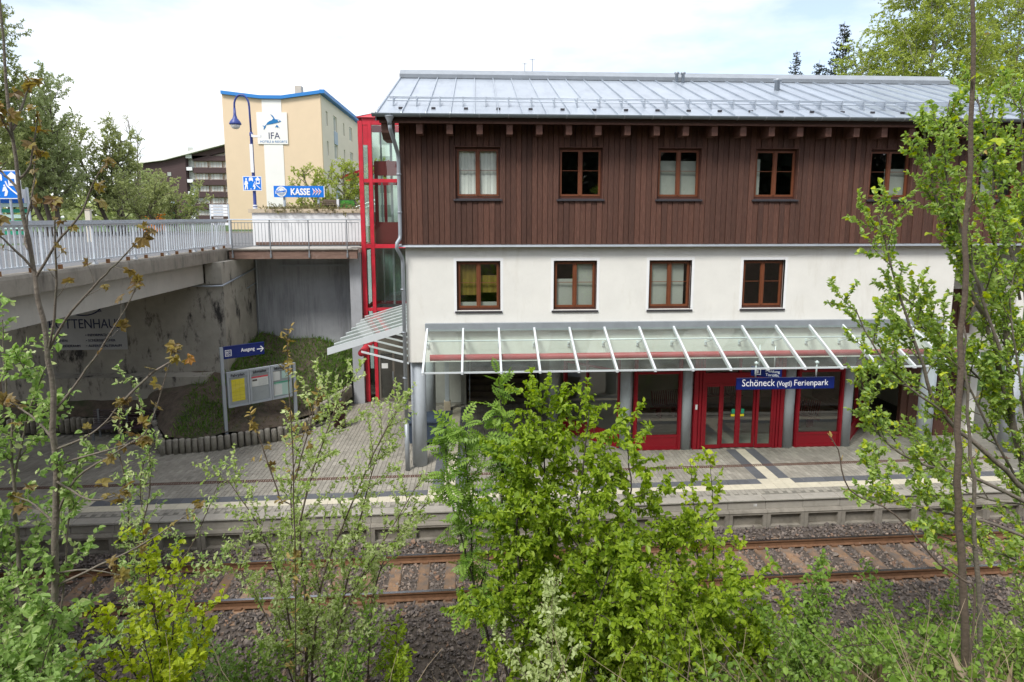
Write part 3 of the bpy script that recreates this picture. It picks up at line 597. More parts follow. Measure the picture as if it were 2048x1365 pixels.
# glazed front of the hall
def frontm(p0, p1):
    d = Vector((p1[0]-p0[0], p1[1]-p0[1], 0)); L_ = d.length; a = math.atan2(d.y, d.x); return Matrix.Translation((p0[0], p0[1], 0)) @ Matrix.Rotation(a, 4, 'Z'), L_
def bay(p0, p1, mull=()):
    Xm, L_ = frontm(p0, p1); f_ = .11; b = MB()
    for a in (0, L_-f_): b.box(a, a+f_, 0, .10, 0, 3.1, Xm); b.box(a+.03, a+f_-.03, -.025, 0, 0, 3.1, Xm)
    for z0, z1 in ((.0, .07), (.40, .47), (2.42, 2.50), (3.02, 3.10)): b.box(f_, L_-f_, 0.01, .09, z0, z1, Xm)
    b.box(f_, L_-f_, .03, .06, .07, .40, Xm)
    for m_ in mull: b.box(m_-.03, m_+.03, .0, .10, .47, 3.02, Xm)
    b = b.build('glazed_bay', 'red_paint', sb)
    xs_ = [f_]+[q for m_ in mull for q in (m_-.03, m_+.03)]+[L_-f_]
    for a, c in zip(xs_[::2], xs_[1::2]):
        for z0, z1 in ((.465, 2.425), (2.495, 3.025)):
            MB().quad(*[Xm @ Vector(p) for p in ((a-.005, .05, z0), (c+.005, .05, z0), (c+.005, .05, z1), (a-.005, .05, z1))]).build('pane', 'pane_dark', b)
bay((2.86, 20.02), (4.42, 18.44), (.95,)); bay((4.80, 18.22), (6.30, 18.22)); bay((9.95, 18.22), (11.46, 18.22)); bay((11.82, 18.4), (13.55, 20.3), (1.1,))
ed = MB()
for a, b in ((6.68, 6.80), (6.83, 6.90), (6.93, 7.0), (9.22, 9.29), (9.32, 9.39), (9.42, 9.54)): ed.box(a, b, 18.20, 18.34, 0, 3.1)
ed.box(6.80, 9.42, 18.24, 18.32, 0, 3.1) if False else None
ed.box(7.0, 9.22, 18.20, 18.34, 2.13, 2.44).box(7.0, 9.22, 18.22, 18.32, 3.02, 3.1).box(8.07, 8.15, 18.22, 18.32, 2.44, 3.02)
ed.box(6.80, 6.83, 18.24, 18.30, 0, 3.1).box(6.90, 6.93, 18.24, 18.30, 0, 3.1).box(9.29, 9.32, 18.24, 18.30, 0, 3.1).box(9.39, 9.42, 18.24, 18.30, 0, 3.1)
ed = ed.build('entrance', 'red_paint', sb)
for a, b in ((7.0, 8.07), (8.15, 9.22)): MB().quad((a, 18.27, 2.44), (b, 18.27, 2.44), (b, 18.27, 3.02), (a, 18.27, 3.02)).build('pane', 'pane_dark', ed)
for i in range(4):
    a = 7.003+i*.555; b = a+.55; y = 18.215 if i in (0, 3) else 18.275; t = .075
    l_ = MB().box(a, a+t, y, y+.05, .02, 2.12).box(b-t, b, y, y+.05, .02, 2.12).box(a+t, b-t, y, y+.05, .02, .13).box(a+t, b-t, y, y+.05, 2.0, 2.12).build('door_leaf', 'red_paint', ed)
    MB().quad((a+t, y+.025, .13), (b-t, y+.025, .13), (b-t, y+.025, 2.0), (a+t, y+.025, 2.0)).build('pane', 'pane_dark', ed)
for xx in (7.9, 8.2):
    MB().box(xx, xx+.10, 18.262, 18.268, 1.12, 1.27).build('green_sticker', 'sign_green', ed); MB().box(xx-.02, xx+.10, 18.262, 18.268, 1.03, 1.10).build('yellow_sticker', 'paper_yellow', ed)
MB().box(6.715, 6.775, 18.17, 18.198, 1.30, 1.45).build('button_box', 'sign_white', sb)
# hall inside
MB().quad((2.9, 20.1, .006), (4.5, 18.35, .006), (11.8, 18.35, .006), (13.5, 20.3, .006), (13.5, 24, .006), (2.9, 24, .006)).build('hall_floor', 'floor_tile', sb)
MB().box(2.9, 13.5, 23.6, 23.7, 0, 3.14).build('hall_wall', 'hall_wall', sb)
MB().box(2.50, 2.62, 20.5, 27, 0, 3.14).box(-.62, -.44, 23.3, 28, 0, 3.14).build('passage_wall', 'room_wall', sb)
MB().box(-1.68, -.64, 23.6, 23.8, 0, 3.14).build('passage_wall', 'room_wall', sb)
MB().box(-1.22, -1.06, 22.6, 22.75, .35, 3.13).build('passage_post', 'column_grey', sb); MB().box(-1.26, -1.02, 22.56, 22.79, 0, .35).build('post_foot', 'cap_stone', sb)
MB().tube([(-.30, 23.2, .95), (-.30, 23.35, 1.0), (-.30, 27, 3.2)], .022, 8).tube([(-.30, 23.2, .95), (-.30, 23.2, 0)], .02, 8).build('handrail', 'galva', sb, True)
MB().tube([(2.3, 23.2, .95), (2.3, 23.35, 1.0), (2.3, 27, 3.2)], .022, 8).tube([(2.3, 23.2, .95), (2.3, 23.2, 0)], .02, 8).build('handrail', 'galva', sb, True)
# front canopy
CA, CB = (17.10, 4.13), (15.36, 3.31)
def cz(y): return CB[1]+(CA[1]-CB[1])*(y-CB[0])/(CA[0]-CB[0])
NC = 16; cs_ = 0.992
cn = MB().box(-1.44, -1.38+(NC-1)*cs_+.06, 17.04, 17.185, 4.05, 4.26).build('canopy', 'zinc_dull', sb)
rm = MB().prism([(-.027, CA[0], CA[1]-.07), (-.027, CA[0], CA[1]+.035), (-.027, CB[0]-.06, cz(CB[0]-.06)+.035), (-.027, CB[0]-.06, cz(CB[0]-.06)-.03), (-.027, CB[0]+.02, cz(CB[0]+.02)-.085)], (.054, 0, 0)).mesh('canopy_rafter', 'white_alu')
pm = MB().quad((.03, CB[0], CB[1]), (cs_-.03, CB[0], CB[1]), (cs_-.03, CA[0], CA[1]), (.03, CA[0], CA[1])).mesh('canopy_pane', 'canopy_glass')
sm = MB().tube([(0, 17.18, 3.62), (0, 16.62, cz(16.62)-.08)], .018, 6).box(-.03, .03, 17.15, 17.19, 3.55, 3.69).mesh('canopy_strut', 'white_alu')
for i in range(NC):
    link('canopy_rafter', rm, cn, (-1.38+i*cs_, 0, 0)); link('canopy_strut', sm, cn, (-1.38+i*cs_, 0, 0))
    if i < NC-1: link('canopy_pane', pm, cn, (-1.38+i*cs_, 0, rng.uniform(-.002, .002)))
xe = -1.38+(NC-1)*cs_
MB().box(-1.35, xe, CB[0]-.01, CB[0]+.035, CB[1]-.045, CB[1]-.004).build('front_rail', 'white_alu', cn)
MB().tube([(-1.36, 16.62, cz(16.62)-.05), (xe, 16.62, cz(16.62)-.05)], .022, 8).build('purlin_tube', 'white_alu', cn, True)
MB().tube([(-1.25, 16.15, cz(16.15)-.18), (xe, 16.15, cz(16.15)-.18)], .085, 12).build('red_tube', 'red_dull', cn, True)
# side canopy over the way to the lift
def sz(x): return 4.12+(x+1.95)*0.295
sc_ = MB().box(-2.0, -1.955, 17.58, 23.7, 4.05, 4.24).build('side_canopy', 'zinc_dull', sb)
for i in range(8):
    y = 17.62+i*.86; h_ = .15 if i == 0 else .10
    MB().prism([(-1.97, y, sz(-1.97)-h_), (-1.97, y, sz(-1.97)+(.045 if i == 0 else .012)), (-4.28, y, sz(-4.28)+(.045 if i == 0 else .012)), (-4.28, y, sz(-4.28)-h_)], (0, .06, 0)).build('canopy_rafter', 'white_alu', sc_)
    MB().prism([(-3.32, y+.01, 3.34), (-3.32, y+.01, 3.39), (-1.97, y+.01, 3.03), (-1.97, y+.01, 2.98)], (0, .04, 0)).build('canopy_strut', 'white_alu', sc_)
    if i < 7: MB().quad((-4.25, y+.06, sz(-4.25)), (-1.98, y+.06, sz(-1.98)), (-1.98, y+.86, sz(-1.98)), (-4.25, y+.86, sz(-4.25))).build('canopy_pane', 'canopy_glass', sc_)
MB().tube([(-3.34, 17.75, 3.30), (-3.34, 23.75, 3.30)], .10, 16).build('red_tube', 'red_bright', sc_, True)

# ---- lift tower
lt = wthing('lift_tower', 'red-framed glass lift tower beside the station', 'lift tower', (-3.2, 25, 0))
YL = 23.9
for x0, x1, y0 in ((-4.36, -4.20, YL), (-4.0, -3.87, YL), (-2.25, -2.10, YL), (-4.36, -4.20, 25.9), (-2.25, -2.10, 25.9)):
    MB().box(x0, x1, y0, y0+.15, 0, 10.72).build('post', 'red_bright', lt)
for z0, z1 in ((3.60, 3.72), (6.02, 6.17), (8.48, 8.61), (10.58, 10.84)):
    MB().box(-4.19, -2.26, YL+.015, YL+.13, z0, z1).build('cross_bar', 'red_bright', lt); MB().box(-4.19, -2.26, 25.92, 26.04, z0, z1).build('cross_bar', 'red_bright', lt)
    for x in (-4.345, -2.23): MB().box(x, x+.12, YL+.16, 25.89, z0+.005, z1-.005).build('cross_bar', 'red_bright', lt)
for z0, z1 in ((.1, 3.6), (3.72, 6.02), (6.17, 8.48), (8.61, 10.58)):
    for a, b in ((-4.2, -4.0), (-3.87, -2.25)):
        if z0 < 1: continue
        MB().quad((a, YL+.07, z0), (b, YL+.07, z0), (b, YL+.07, z1), (a, YL+.07, z1)).build('pane', 'lift_glass', lt)
    MB().quad((-4.2, 25.98, z0), (-2.25, 25.98, z0), (-2.25, 25.98, z1), (-4.2, 25.98, z1)).build('pane', 'lift_glass', lt)
    MB().quad((-4.28, YL+.15, z0), (-4.28, 25.9, z0), (-4.28, 25.9, z1), (-4.28, YL+.15, z1)).build('pane', 'lift_glass', lt)
MB().prism([(-4.42, YL-.06, 10.84), (-2.05, YL-.06, 10.84), (-2.9, YL+1.05, 11.35)], (0, .04, 0)).quad((-4.42, YL-.06, 10.86), (-2.9, YL+1.05, 11.37), (-2.9, 25.2, 11.37), (-4.42, 26.1, 10.86)).build('roof', 'red_bright', lt)
MB().box(-4.19, -4.01, YL+.03, YL+.05, 9.85, 10.57).build('corner_panel', 'red_bright', lt)
MB().box(-3.85, -2.3, 24.2, 24.26, 6.18, 7.0).box(-3.85, -2.3, 24.2, 24.26, 8.75, 9.25).box(-3.85, -3.72, 24.2, 24.26, 7.0, 8.75).box(-2.42, -2.3, 24.2, 24.26, 7.0, 8.75).build('cabin_front', 'cab_red', lt)
MB().box(-3.85, -2.3, 24.3, 25.7, 9.15, 9.3).box(-3.85, -2.3, 24.3, 25.7, 6.1, 6.2).box(-3.9, -3.86, 24.3, 25.7, 6.2, 7.0).build('cabin', 'cab_red', lt)
MB().box(-3.30, -3.22, 24.6, 24.7, 3.75, 10.5).box(-2.75, -2.67, 24.9, 25.0, 3.75, 10.5).box(-3.75, -3.7, 25.2, 25.3, 3.75, 10.5).build('guide_rail', 'steel_dark', lt)
MB().box(-3.84, -2.28, YL+.5, 25.8, 3.4, 3.6).build('landing_floor', 'steel_dark', lt)
ld = MB()
for a, b in ((-3.86, -3.78), (-3.32, -3.24), (-2.78, -2.70)): ld.box(a, b, YL+.04, YL+.12, 0, 2.1)
ld.box(-3.78, -2.78, YL+.05, YL+.11, 1.98, 2.1).box(-3.78, -3.32, YL+.05, YL+.11, 0.0, .12).box(-3.24, -2.78, YL+.05, YL+.11, 0, .12)
ld.box(-3.86, -2.26, YL+.04, YL+.12, 2.1, 2.5); ld = ld.build('door', 'door_metal', lt)
for a, b in ((-3.78, -3.32), (-3.24, -2.78)): MB().quad((a, YL+.08, .12), (b, YL+.08, .12), (b, YL+.08, 1.98), (a, YL+.08, 1.98)).build('pane', 'pane_dark', ld)
MB().box(-3.74, -3.50, YL+.06, YL+.066, 1.32, 1.52).build('notice', 'paper', ld)
MB().tube([(-3.30, YL, .85), (-3.30, YL, 1.2)], .015, 6).build('handle', 'galva', ld)
MB().box(-3.85, -2.1, 24.6, 24.7, 0.01, 3.39).build('shaft_wall', 'room_dark', lt); MB().box(-4.37, -1.96, 26.2, 26.4, 0, 6.02).build('shaft_wall', 'concrete_grey', lt)
MB().quad((-4.2, YL+.07, .3), (-4.0, YL+.07, .3), (-4.0, YL+.07, 3.6), (-4.2, YL+.07, 3.6)).build('pane', 'lift_glass', lt)

# ---- signs on the platform
def navy_sign(name, label, w_, h_, X_, parent=None): ...
sg = wthing('station_sign', 'long blue station name sign hanging below the glass canopy', 'sign', (8.17, 15.6, 2.66))
bd = MB().box(6.84, 9.50, 15.575, 15.625, 2.665, 2.975).build('sign_board', 'sign_navy', sg)
for body, x0, x1, hh in (('Schöneck', 6.975, 7.865, .17), ('(Vogtl)', 7.925, 8.325, .15), ('Ferienpark', 8.385, 9.32, .18)):
    o = text('lettering', body, .2, 'sign_text', bd, (x0, 15.573, 2.755 if body != 'Ferienpark' else 2.755), FRONT); fit(o, x1-x0, hh*1.12 if body == 'Schöneck' else hh*1.18)
for x in (7.35, 9.0): MB().tube([(x, 15.6, 2.97), (x, 15.6, cz(15.6)-.0)], .022, 8).box(x-.04, x+.04, 15.56, 15.64, cz(15.6)-.08, cz(15.6)-.02).build('hanger', 'white_alu', sg, True)
s2 = thing('direction_sign', 'small blue sign turned sideways behind the station name sign', 'sign', (8.1, 16.55, 2.74), rad(-28))
bd = MB().box(-.40, .40, -.03, .03, 0, .27).build('sign_board', 'sign_navy', s2)
o = text('lettering', 'Meldung', .1, 'sign_text', bd, (-.02, -.033, .15), FRONT); fit(o, .36); o = text('lettering', 'Toröffn.', .1, 'sign_text', bd, (-.02, -.033, .04), FRONT); fit(o, .36)
MB().box(-.30, -.14, -.034, -.031, .05, .07).box(-.30, -.14, -.034, -.031, .20, .22).box(-.30, -.28, -.034, -.031, .07, .20).box(-.16, -.14, -.034, -.031, .07, .20).box(-.235, -.205, -.034, -.031, .09, .18).build('pictogram', 'sign_text', bd)
for x in (-.2, .2): MB().tube([(x, 0, .27), (x, 0, .9)], .018, 8).build('hanger', 'white_alu', s2, True)

# exit sign and timetable case on two posts
IA, IB = Vector((-7.94, 19.35)), Vector((-6.16, 20.72)); dd = IB-IA; ia = math.atan2(dd.y, dd.x); IL = dd.length
cs = thing('information_case', 'grey three-window timetable display case on two posts on the slope', 'display case', (IA.x, IA.y, .35), ia)
MB().box(-.045, .045, -.045, .045, 0, 2.83).build('post', 'case_grey', cs); MB().box(IL-.045, IL+.045, -.045, .045, 0.1, 2.0).build('post', 'case_grey', cs)
Z0, Z1 = .88, 2.02; cw = (IL-.20)/3
for i, ttl in enumerate(('Fahrplan', 'Information', 'Information')):
    a, b = .10+i*cw, .10+(i+1)*cw-.012; t = .055
    c_ = MB().box(a, b, -.02, .04, Z0, Z1).build('case_back', 'case_back', cs)
    fr_ = MB().box(a, a+t, -.07, -.021, Z0, Z1).box(b-t, b, -.07, -.021, Z0, Z1).box(a+t, b-t, -.07, -.021, Z0, Z0+t).box(a+t, b-t, -.07, -.021, Z1-t, Z1)
    fr_.build('case_frame', 'case_grey', c_)
    MB().box(a+t, b-t, -.045, -.024, Z1-t-.13, Z1-t).build('title_strip', 'case_grey', c_)
    o = text('lettering', ttl, .1, 'ink', c_, (a+t+.06, -.048, Z1-t-.105), FRONT, bold=.003); fit(o, (b-a)*.62, .11 if i == 0 else .10)
    MB().quad((a+t, -.055, Z0+t), (b-t, -.055, Z0+t), (b-t, -.055, Z1-t-.13), (a+t, -.055, Z1-t-.13)).build('pane', 'case_glass', c_)
    if i == 0:
        pp = MB().box(a+.13, b-.14, -.028, -.023, Z0+.17, Z1-.26).build('yellow_timetable', 'paper_yellow', c_); g2 = MB()
        for r_ in range(5): g2.box(a+.15, b-.16, -.0305, -.0285, Z0+.24+r_*.115, Z0+.248+r_*.115)
        for q_ in range(1, 3): g2.box(a+.13+q_*.12, a+.135+q_*.12, -.0306, -.0286, Z0+.2, Z1-.3)
        g2.build('timetable_print', 'paper_yellow_ink', c_)
    if i == 1:
        MB().box(a+.07, b-.08, -.028, -.023, Z1-.60, Z1-.29).build('notice', 'paper', c_); MB().box(a+.07, b-.08, -.032, -.029, Z1-.32, Z1-.27).build('red_header', 'sign_red', c_)
        MB().box(a+.09, a+.24, -.032, -.029, Z1-.42, Z1-.36).build('notice_picture', 'ink', c_); g2 = MB()
        for r_ in range(6): g2.box(a+.28, b-.12, -.0315, -.029, Z1-.56+r_*.035, Z1-.553+r_*.035)
        g2.build('notice_print', 'case_back', c_)
    if i == 2:
        for (u0, u1, v0, v1, m_) in ((.06, .30, .62, .92, 'paper'), (.36, .62, .66, .92, 'paper_mint'), (.08, .62, .10, .55, 'paper_mint'), (.08, .35, .12, .48, 'paper')):
            MB().box(a+u0, a+u1, -.028-(m_ == 'paper')*.003, -.024, Z0+v0, Z0+v1).build('notice', m_, c_)
        MB().box(a+.08, a+.62, -.034, -.032, Z0+.52, Z0+.57).build('green_header', 'paper_green', c_)
es = thing('exit_sign', 'blue exit sign with lift pictogram and arrow, held above the display case', 'sign', (IA.x, IA.y, 2.80), ia)
bd = MB().box(.05, 1.30, -.03, .03, 0.0, .37).build('sign_board', 'sign_navy', es); MB().box(.05, 1.31, -.04, .04, .371, .392).build('top_trim', 'sign_navy', es)
o = text('lettering', 'Ausgang', .15, 'sign_text', bd, (.58, -.033, .17), FRONT, bold=.002); fit(o, .42, .15)
MB().prism([(1.07, -.033, .20), (1.24, -.033, .20), (1.17, -.033, .27), (1.20, -.033, .285), (1.29, -.033, .185), (1.20, -.033, .085), (1.17, -.033, .10), (1.24, -.033, .17), (1.07, -.033, .17)], (0, .004, 0)).build('arrow', 'sign_text', bd)
pg = MB()
for a, b, c, d in ((.10, .29, .08, .095), (.10, .29, .265, .28), (.10, .115, .095, .265), (.275, .29, .095, .265), (.19, .2, .095, .265), (.145, .165, .11, .20), (.125, .185, .19, .21), (.145, .165, .22, .245), (.22, .26, .13, .15), (.22, .26, .2, .22)): pg.box(a, b, -.034, -.031, c, d)
pg.build('pictogram', 'sign_text', bd)

# ---- palisade edging, bench, bins
pe = wthing('palisade_edging', 'low row of round-topped concrete palisades edging the earth slope', 'edging', (-8, 19, 0))
pm_ = MB().lathe((0, 0, 0), [(.088, -.05), (.088, .40), (.08, .425), (.055, .44)], 9).mesh('palisade', 'palisade', True)
pts = [Vector(p) for p in PAL]; pts[0] = Vector((-15.5, 20.75))
for a, b in zip(pts, pts[1:]):
    L_ = (b-a).length; m_ = int(L_/.178)
    for i in range(m_): p = a+(b-a)*(i/m_); link('palisade', pm_, pe, (p.x, p.y+rng.uniform(-.01, .01), rng.uniform(-.03, .03)+(.12 if p.x < -10.5 else 0) + (.35 if p.x > -5.6 else 0)))
bn = thing('platform_bench', 'dark red slatted bench under the road bridge', 'bench', (-11.55, 20.2, 0), 0)
for i in range(8): MB().tube([(-1.05, .22+.02*i/8, .48+i*.06), (1.05, .22+.02*i/8, .48+i*.06)], .02, 6).build('back_slat', 'bench_red', bn, True)
for i in range(7): MB().tube([(-1.05, -.28+i*.075, .44-(.01 if 1 < i < 5 else 0)), (1.05, -.28+i*.075, .44-(.01 if 1 < i < 5 else 0))], .02, 6).build('seat_slat', 'bench_red', bn, True)
for x in (-.9, 0, .9): MB().box(x-.03, x+.03, -.2, .2, .38, .42).box(x-.03, x+.03, .21, .25, .0, .95).box(x-.03, x+.03, -.16, -.11, 0, .38).build('leg', 'steel_dark', bn)
wc = thing('waste_container', 'blue-grey wheeled waste container behind the corner column', 'waste container', (-1.62, 19.3, 0), rad(4))
MB().prism([(-.55, -.36, .12), (.55, -.36, .12), (.62, -.42, .78), (-.62, -.42, .78)], (0, .76, 0)).build('body', 'bin_blue', wc)
MB().prism([(-.66, -.46, .79), (-.66, -.46, .84), (-.66, -.05, .90), (-.66, .40, .90), (-.66, .42, .79)], (1.32, 0, 0)).build('lid', 'bin_blue', wc)
for x in (-.45, .45):
    for y in (-.25, .25): MB().tube([(x-.03, y, .09), (x+.03, y, .09)], .085, 12).build('wheel', 'ink', wc, True)
lbn = thing('litter_bin', 'dark red litter bin beside the palisade row near the lift', 'litter bin', (-4.75, 20.9, 0))
MB().lathe((0, 0, 0), [(.20, .05), (.22, .75), (.235, .76), (.235, .79)], 14).build('body', 'bin_red', lbn, True); MB().lathe((0, 0, 0), [(.225, .80), (.20, .90), (.06, .94)], 14).build('hood', 'bin_red', lbn, True); MB().box(-.03, .03, .22, .27, 0, 1.0).build('post', 'steel_dark', lbn)

# waiting-room seats seen through the doors
def seats(x, y, rz_, n_, label):
    t = thing('waiting_seats', label, 'seats', (x, y, 0.006), rz_, 'seats in the waiting hall')
    MB().box(-.1, n_*.55+.05, .16, .22, .30, .36).build('beam', 'seat_red', t)
    for i in range(n_):
        a = i*.55; B_ = MB()
        for q_ in range(7): B_.box(a+.02+q_*.075, a+.05+q_*.075, -.20, .24, .42, .435); B_.prism([(a+.02+q_*.075, .24, .44), (a+.02+q_*.075, .36, .90), (a+.02+q_*.075, .375, .90), (a+.02+q_*.075, .255, .44)], (.03, 0, 0))
        B_.tube([(a, -.2, .43), (a, .25, .43), (a, .37, .92), (a+.5, .37, .92), (a+.5, .25, .43), (a+.5, -.2, .43), (a, -.2, .43)], .016, 6).build('seat', 'seat_red', t)
    for a in (.2, n_*.55-.3): MB().box(a, a+.06, .0, .36, 0, .30).build('leg', 'seat_red', t)
seats(6.35, 21.2, rad(8), 2, 'red wire seats at the left behind the glass doors'); seats(8.5, 22.6, 0, 3, 'red wire seats behind the middle of the glass doors'); seats(10.9, 20.7, rad(-60), 2, 'red wire seats turned sideways behind the right glass door')
# ================================================================== BRIDGE, WALLS AND WALKWAY
rb = wthing('road_bridge', 'concrete road bridge crossing the tracks on the left', 'bridge', (-13, 12, 4.9))
MB().box(-18.4, -9.36, -8, 23.7, 5.70, 6.03).build('deck', 'asphalt', rb)
MB().prism([(-9.355, -8, 5.66), (-9.355, -8, 6.07), (-9.10, -8, 6.05), (-9.08, -8, 5.98), (-9.08, -8, 5.64)], (0, 31.75, 0)).build('kerb_beam', 'concrete_fascia', rb)
MB().box(-18.7, -18.41, -8, 23.7, 5.66, 6.07).build('kerb_beam', 'concrete_fascia', rb)
for x in (-9.74, -12.4, -15.2, -18.2): MB().prism([(x, -3, 4.93), (x, -3, 5.69), (x+.34, -3, 5.69), (x+.34, -3, 4.93)], (0, 24.85, 0)).build('girder', 'concrete_girder', rb)
ab = wthing('bridge_abutment', 'stained concrete bridge abutment wall under the road bridge', 'abutment', (-13, 22, 0))
MB().box(-24, -8.8, 21.95, 25.3, -.1, 4.90).build('wall', 'concrete_stained', ab)
MB().box(-9.36, -8.8, 21.90, 25.3, 4.90, 5.64).build('pilaster', 'concrete_stained', ab); MB().box(-18.6, -9.37, 23.0, 25.3, 4.9, 5.68).build('back_wall', 'concrete_stained', ab)
MB().box(-16, -9.3, 21.25, 21.94, 1.0, 1.78).build('footing', 'concrete_stained', ab)
MB().tube([(-9.9, 21.86, 4.86), (-9.3, 21.84, 4.82), (-8.78, 21.84, 4.84), (-8.74, 21.95, 4.87), (-8.74, 24.9, 5.18)], .035, 6).tube([(-8.74, 24.0, 4.5), (-8.74, 25.0, 4.62)], .02, 6).build('conduit', 'galva', ab, True)
rw = wthing('retaining_wall', 'smooth grey concrete retaining wall below the walkway', 'wall', (-6.6, 25.1, 0))
MB().box(-8.79, -4.39, 25.05, 25.28, -.1, 6.0).build('wall', 'concrete_grey', rw); MB().box(-7.8, -5.2, 24.99, 25.049, 5.26, 5.33).build('strip_light', 'zinc_dull', rw)
MB().tube([(-8.70, 25.0, 2.6), (-8.70, 25.0, 5.6)], .03, 6).build('drainpipe', 'zinc_dull', rw)
fb = wthing('footbridge', 'walkway deck with brown timber edge beam leading to the lift', 'footbridge', (-6.6, 24, 5.7))
MB().box(-9.05, -4.37, 23.32, 26.0, 5.88, 6.03).build('deck', 'concrete_girder', fb)
MB().box(-9.0, -4.40, 23.17, 23.31, 5.67, 5.99).build('edge_beam', 'beam_brown', fb); MB().box(-9.06, -4.36, 23.12, 23.32, 5.995, 6.035).build('edge_trim', 'concrete_fascia', fb)
MB().box(-4.80, -4.385, 23.70, 24.3, -.05, 6.03).build('support_pillar', 'concrete_grey', fb)
# bridge railing
br = wthing('bridge_railing', 'pale grey steel railing with flat upright bars along the near bridge edge', 'railing', (-9.25, 16, 6.05))
MB().box(-9.29, -9.17, 6.5, 23.66, 7.03, 7.12).build('handrail', 'galva', br); MB().box(-9.27, -9.22, 6.5, 23.66, 6.985, 7.028).build('upper_bar', 'galva_white', br); MB().box(-9.27, -9.22, 6.5, 23.66, 6.16, 6.20).build('lower_bar', 'galva_white', br)
bm = MB().box(-.009, .009, -.028, .028, 6.20, 6.985).mesh('baluster', 'galva_white'); pm_ = MB().box(-.022, .022, -.03, .03, 6.03, 7.03).box(-.05, .05, -.045, .045, 6.03, 6.10).mesh('post', 'galva_white')
rm_ = MB().box(-.03, .03, -.04, .04, 6.05, 6.155).mesh('post_foot', 'rust_spot')
for i in range(114):
    y = 6.6+i*.15; link('post' if i % 12 == 0 else 'baluster', pm_ if i % 12 == 0 else bm, br, (-9.245, y, 0))
    if i % 6 == 3: link('post_foot', rm_, br, (-9.20, y, 0))
b2 = wthing('far_bridge_railing', 'pale grey railing on the far side of the road bridge', 'railing', (-18.5, 16, 6.05))
MB().box(-18.6, -18.5, 10, 23.6, 7.0, 7.07).build('handrail', 'galva', b2)
for i in range(56): link('baluster', bm, b2, (-18.55, 10.1+i*.24, 0))
# walkway railing
wr = wthing('walkway_railing', 'thin grey walkway railing with slim bars in front of the white planter wall', 'railing', (-6.6, 23.25, 6))
MB().tube([(-9.0, 23.2, 7.10), (-4.22, 23.2, 7.10)], .022, 8).build('handrail', 'galva_white', wr, True)
MB().box(-8.9, -4.3, 23.19, 23.215, 6.98, 7.005).box(-8.9, -4.3, 23.19, 23.215, 6.13, 6.155).build('bar_rail', 'steel_dark', wr)
for x in (-8.86, -7.5, -6.12, -4.74): MB().box(x-.018, x+.018, 23.13, 23.17, 5.78, 7.08).box(x-.03, x+.03, 23.12, 23.18, 5.72, 5.86).build('post', 'steel_dark', wr)
sb_ = MB().box(-.007, .007, 23.195, 23.21, 6.155, 6.98).mesh('slim_bar', 'steel_dark')
for i in range(38):
    x = -8.76+i*.12; link('slim_bar', sb_, wr, (x, 0, 0))
# planter
pl = wthing('planter_wall', 'white planter wall with sandstone coping behind the walkway railing', 'wall', (-6.8, 26, 6))
MB().box(-9.1, -4.45, 26.0, 26.2, 6.04, 7.36).box(-9.1, -8.9, 26.21, 28.2, 6.04, 7.36).build('wall', 'planter_white', pl)
MB().box(-9.22, -4.45, 25.93, 26.28, 7.365, 7.52).build('coping', 'cap_stone', pl); MB().box(-9.0, -4.5, 25.96, 25.998, 6.06, 6.18).build('skirting', 'beam_brown', pl)
MB().box(-8.88, -4.45, 26.22, 28.2, 6.9, 7.40).build('soil', 'earth', pl)
# old banner on the abutment
bn = wthing('banner', 'faded grey banner with dark lettering on the abutment wall', 'banner', (-13.4, 21.92, 2.7))
sh = MB().box(-14.9, -12.16, 21.925, 21.94, 2.62, 4.55).build('sheet', 'banner', bn)
o = text('lettering', 'ROTTENHAUS', .4, 'ink_blue', sh, (-14.75, 21.92, 3.38), FRONT); fit(o, 2.4, .33)
o = text('lettering', '&', .2, 'ink_blue', sh, (-13.05, 21.92, 3.95), FRONT)
MB().tube([(-13.55+.65*math.cos(t), 21.92, 4.25+.42*math.sin(t)) for t in [math.pi*(1+q/14) for q in range(15)]], .022, 5).build('swash', 'ink_blue', sh)
for k, (l_, r_) in enumerate((('• BETTEN', '• INFORMATION'), ('• KÜCHEN', '• SCHLIESSFÄCHER'), ('• UMKLEIDERAUM', '• AUFENTHALTSRAUM'))):
    o = text('lettering', l_, .14, 'ink_blue', sh, (-14.75, 21.92, 3.10-k*.19), FRONT); o.scale = (.9, .9, 1)
    o = text('lettering', r_, .14, 'ink_blue', sh, (-13.55, 21.92, 3.10-k*.19), FRONT); o.scale = (.85, .9, 1)

# ================================================================== UPPER STREET
def circle(c, r, n, y): return [(c[0]+r*math.cos(2*math.pi*q/n), y, c[1]+r*math.sin(2*math.pi*q/n)) for q in range(n)]
lm = wthing('street_lamp', 'tall blue street lamp with curved neck in front of the cream hotel', 'street lamp', (-9.64, 28, 6.03))
MB().lathe((-9.64, 28, 6.03), [(.09, 0), (.09, 1.6), (.07, 1.65), (.062, 4.6), (.075, 4.62), (.075, 4.75), (.05, 4.78)], 12).tube([(-9.64, 28, 10.7), (-9.66, 28, 11.9)]+[(-9.97+.31*math.cos(t), 28, 11.9+.46*math.sin(t)) for t in [math.pi*q/12 for q in range(13)]]+[(-10.28, 28, 11.75)], .042, 8).build('pole', 'lamp_blue', lm, True)
MB().lathe((-10.28, 28, 11.12), [(.24, 0), (.25, .03), (.20, .14), (.10, .26), (.06, .40), (.045, .70)], 16).build('lamp_shade', 'lamp_blue', lm, True)
MB().lathe((-10.28, 28, 10.93), [(.05, 0), (.13, .03), (.18, .09), (.20, .185)], 16).build('lamp_glass', 'lamp_glass', lm, True)
for z in (7.55, 7.66): MB().lathe((-9.64, 28, z), [(.094, 0), (.094, .06)], 12).build('band', 'sign_white', lm)
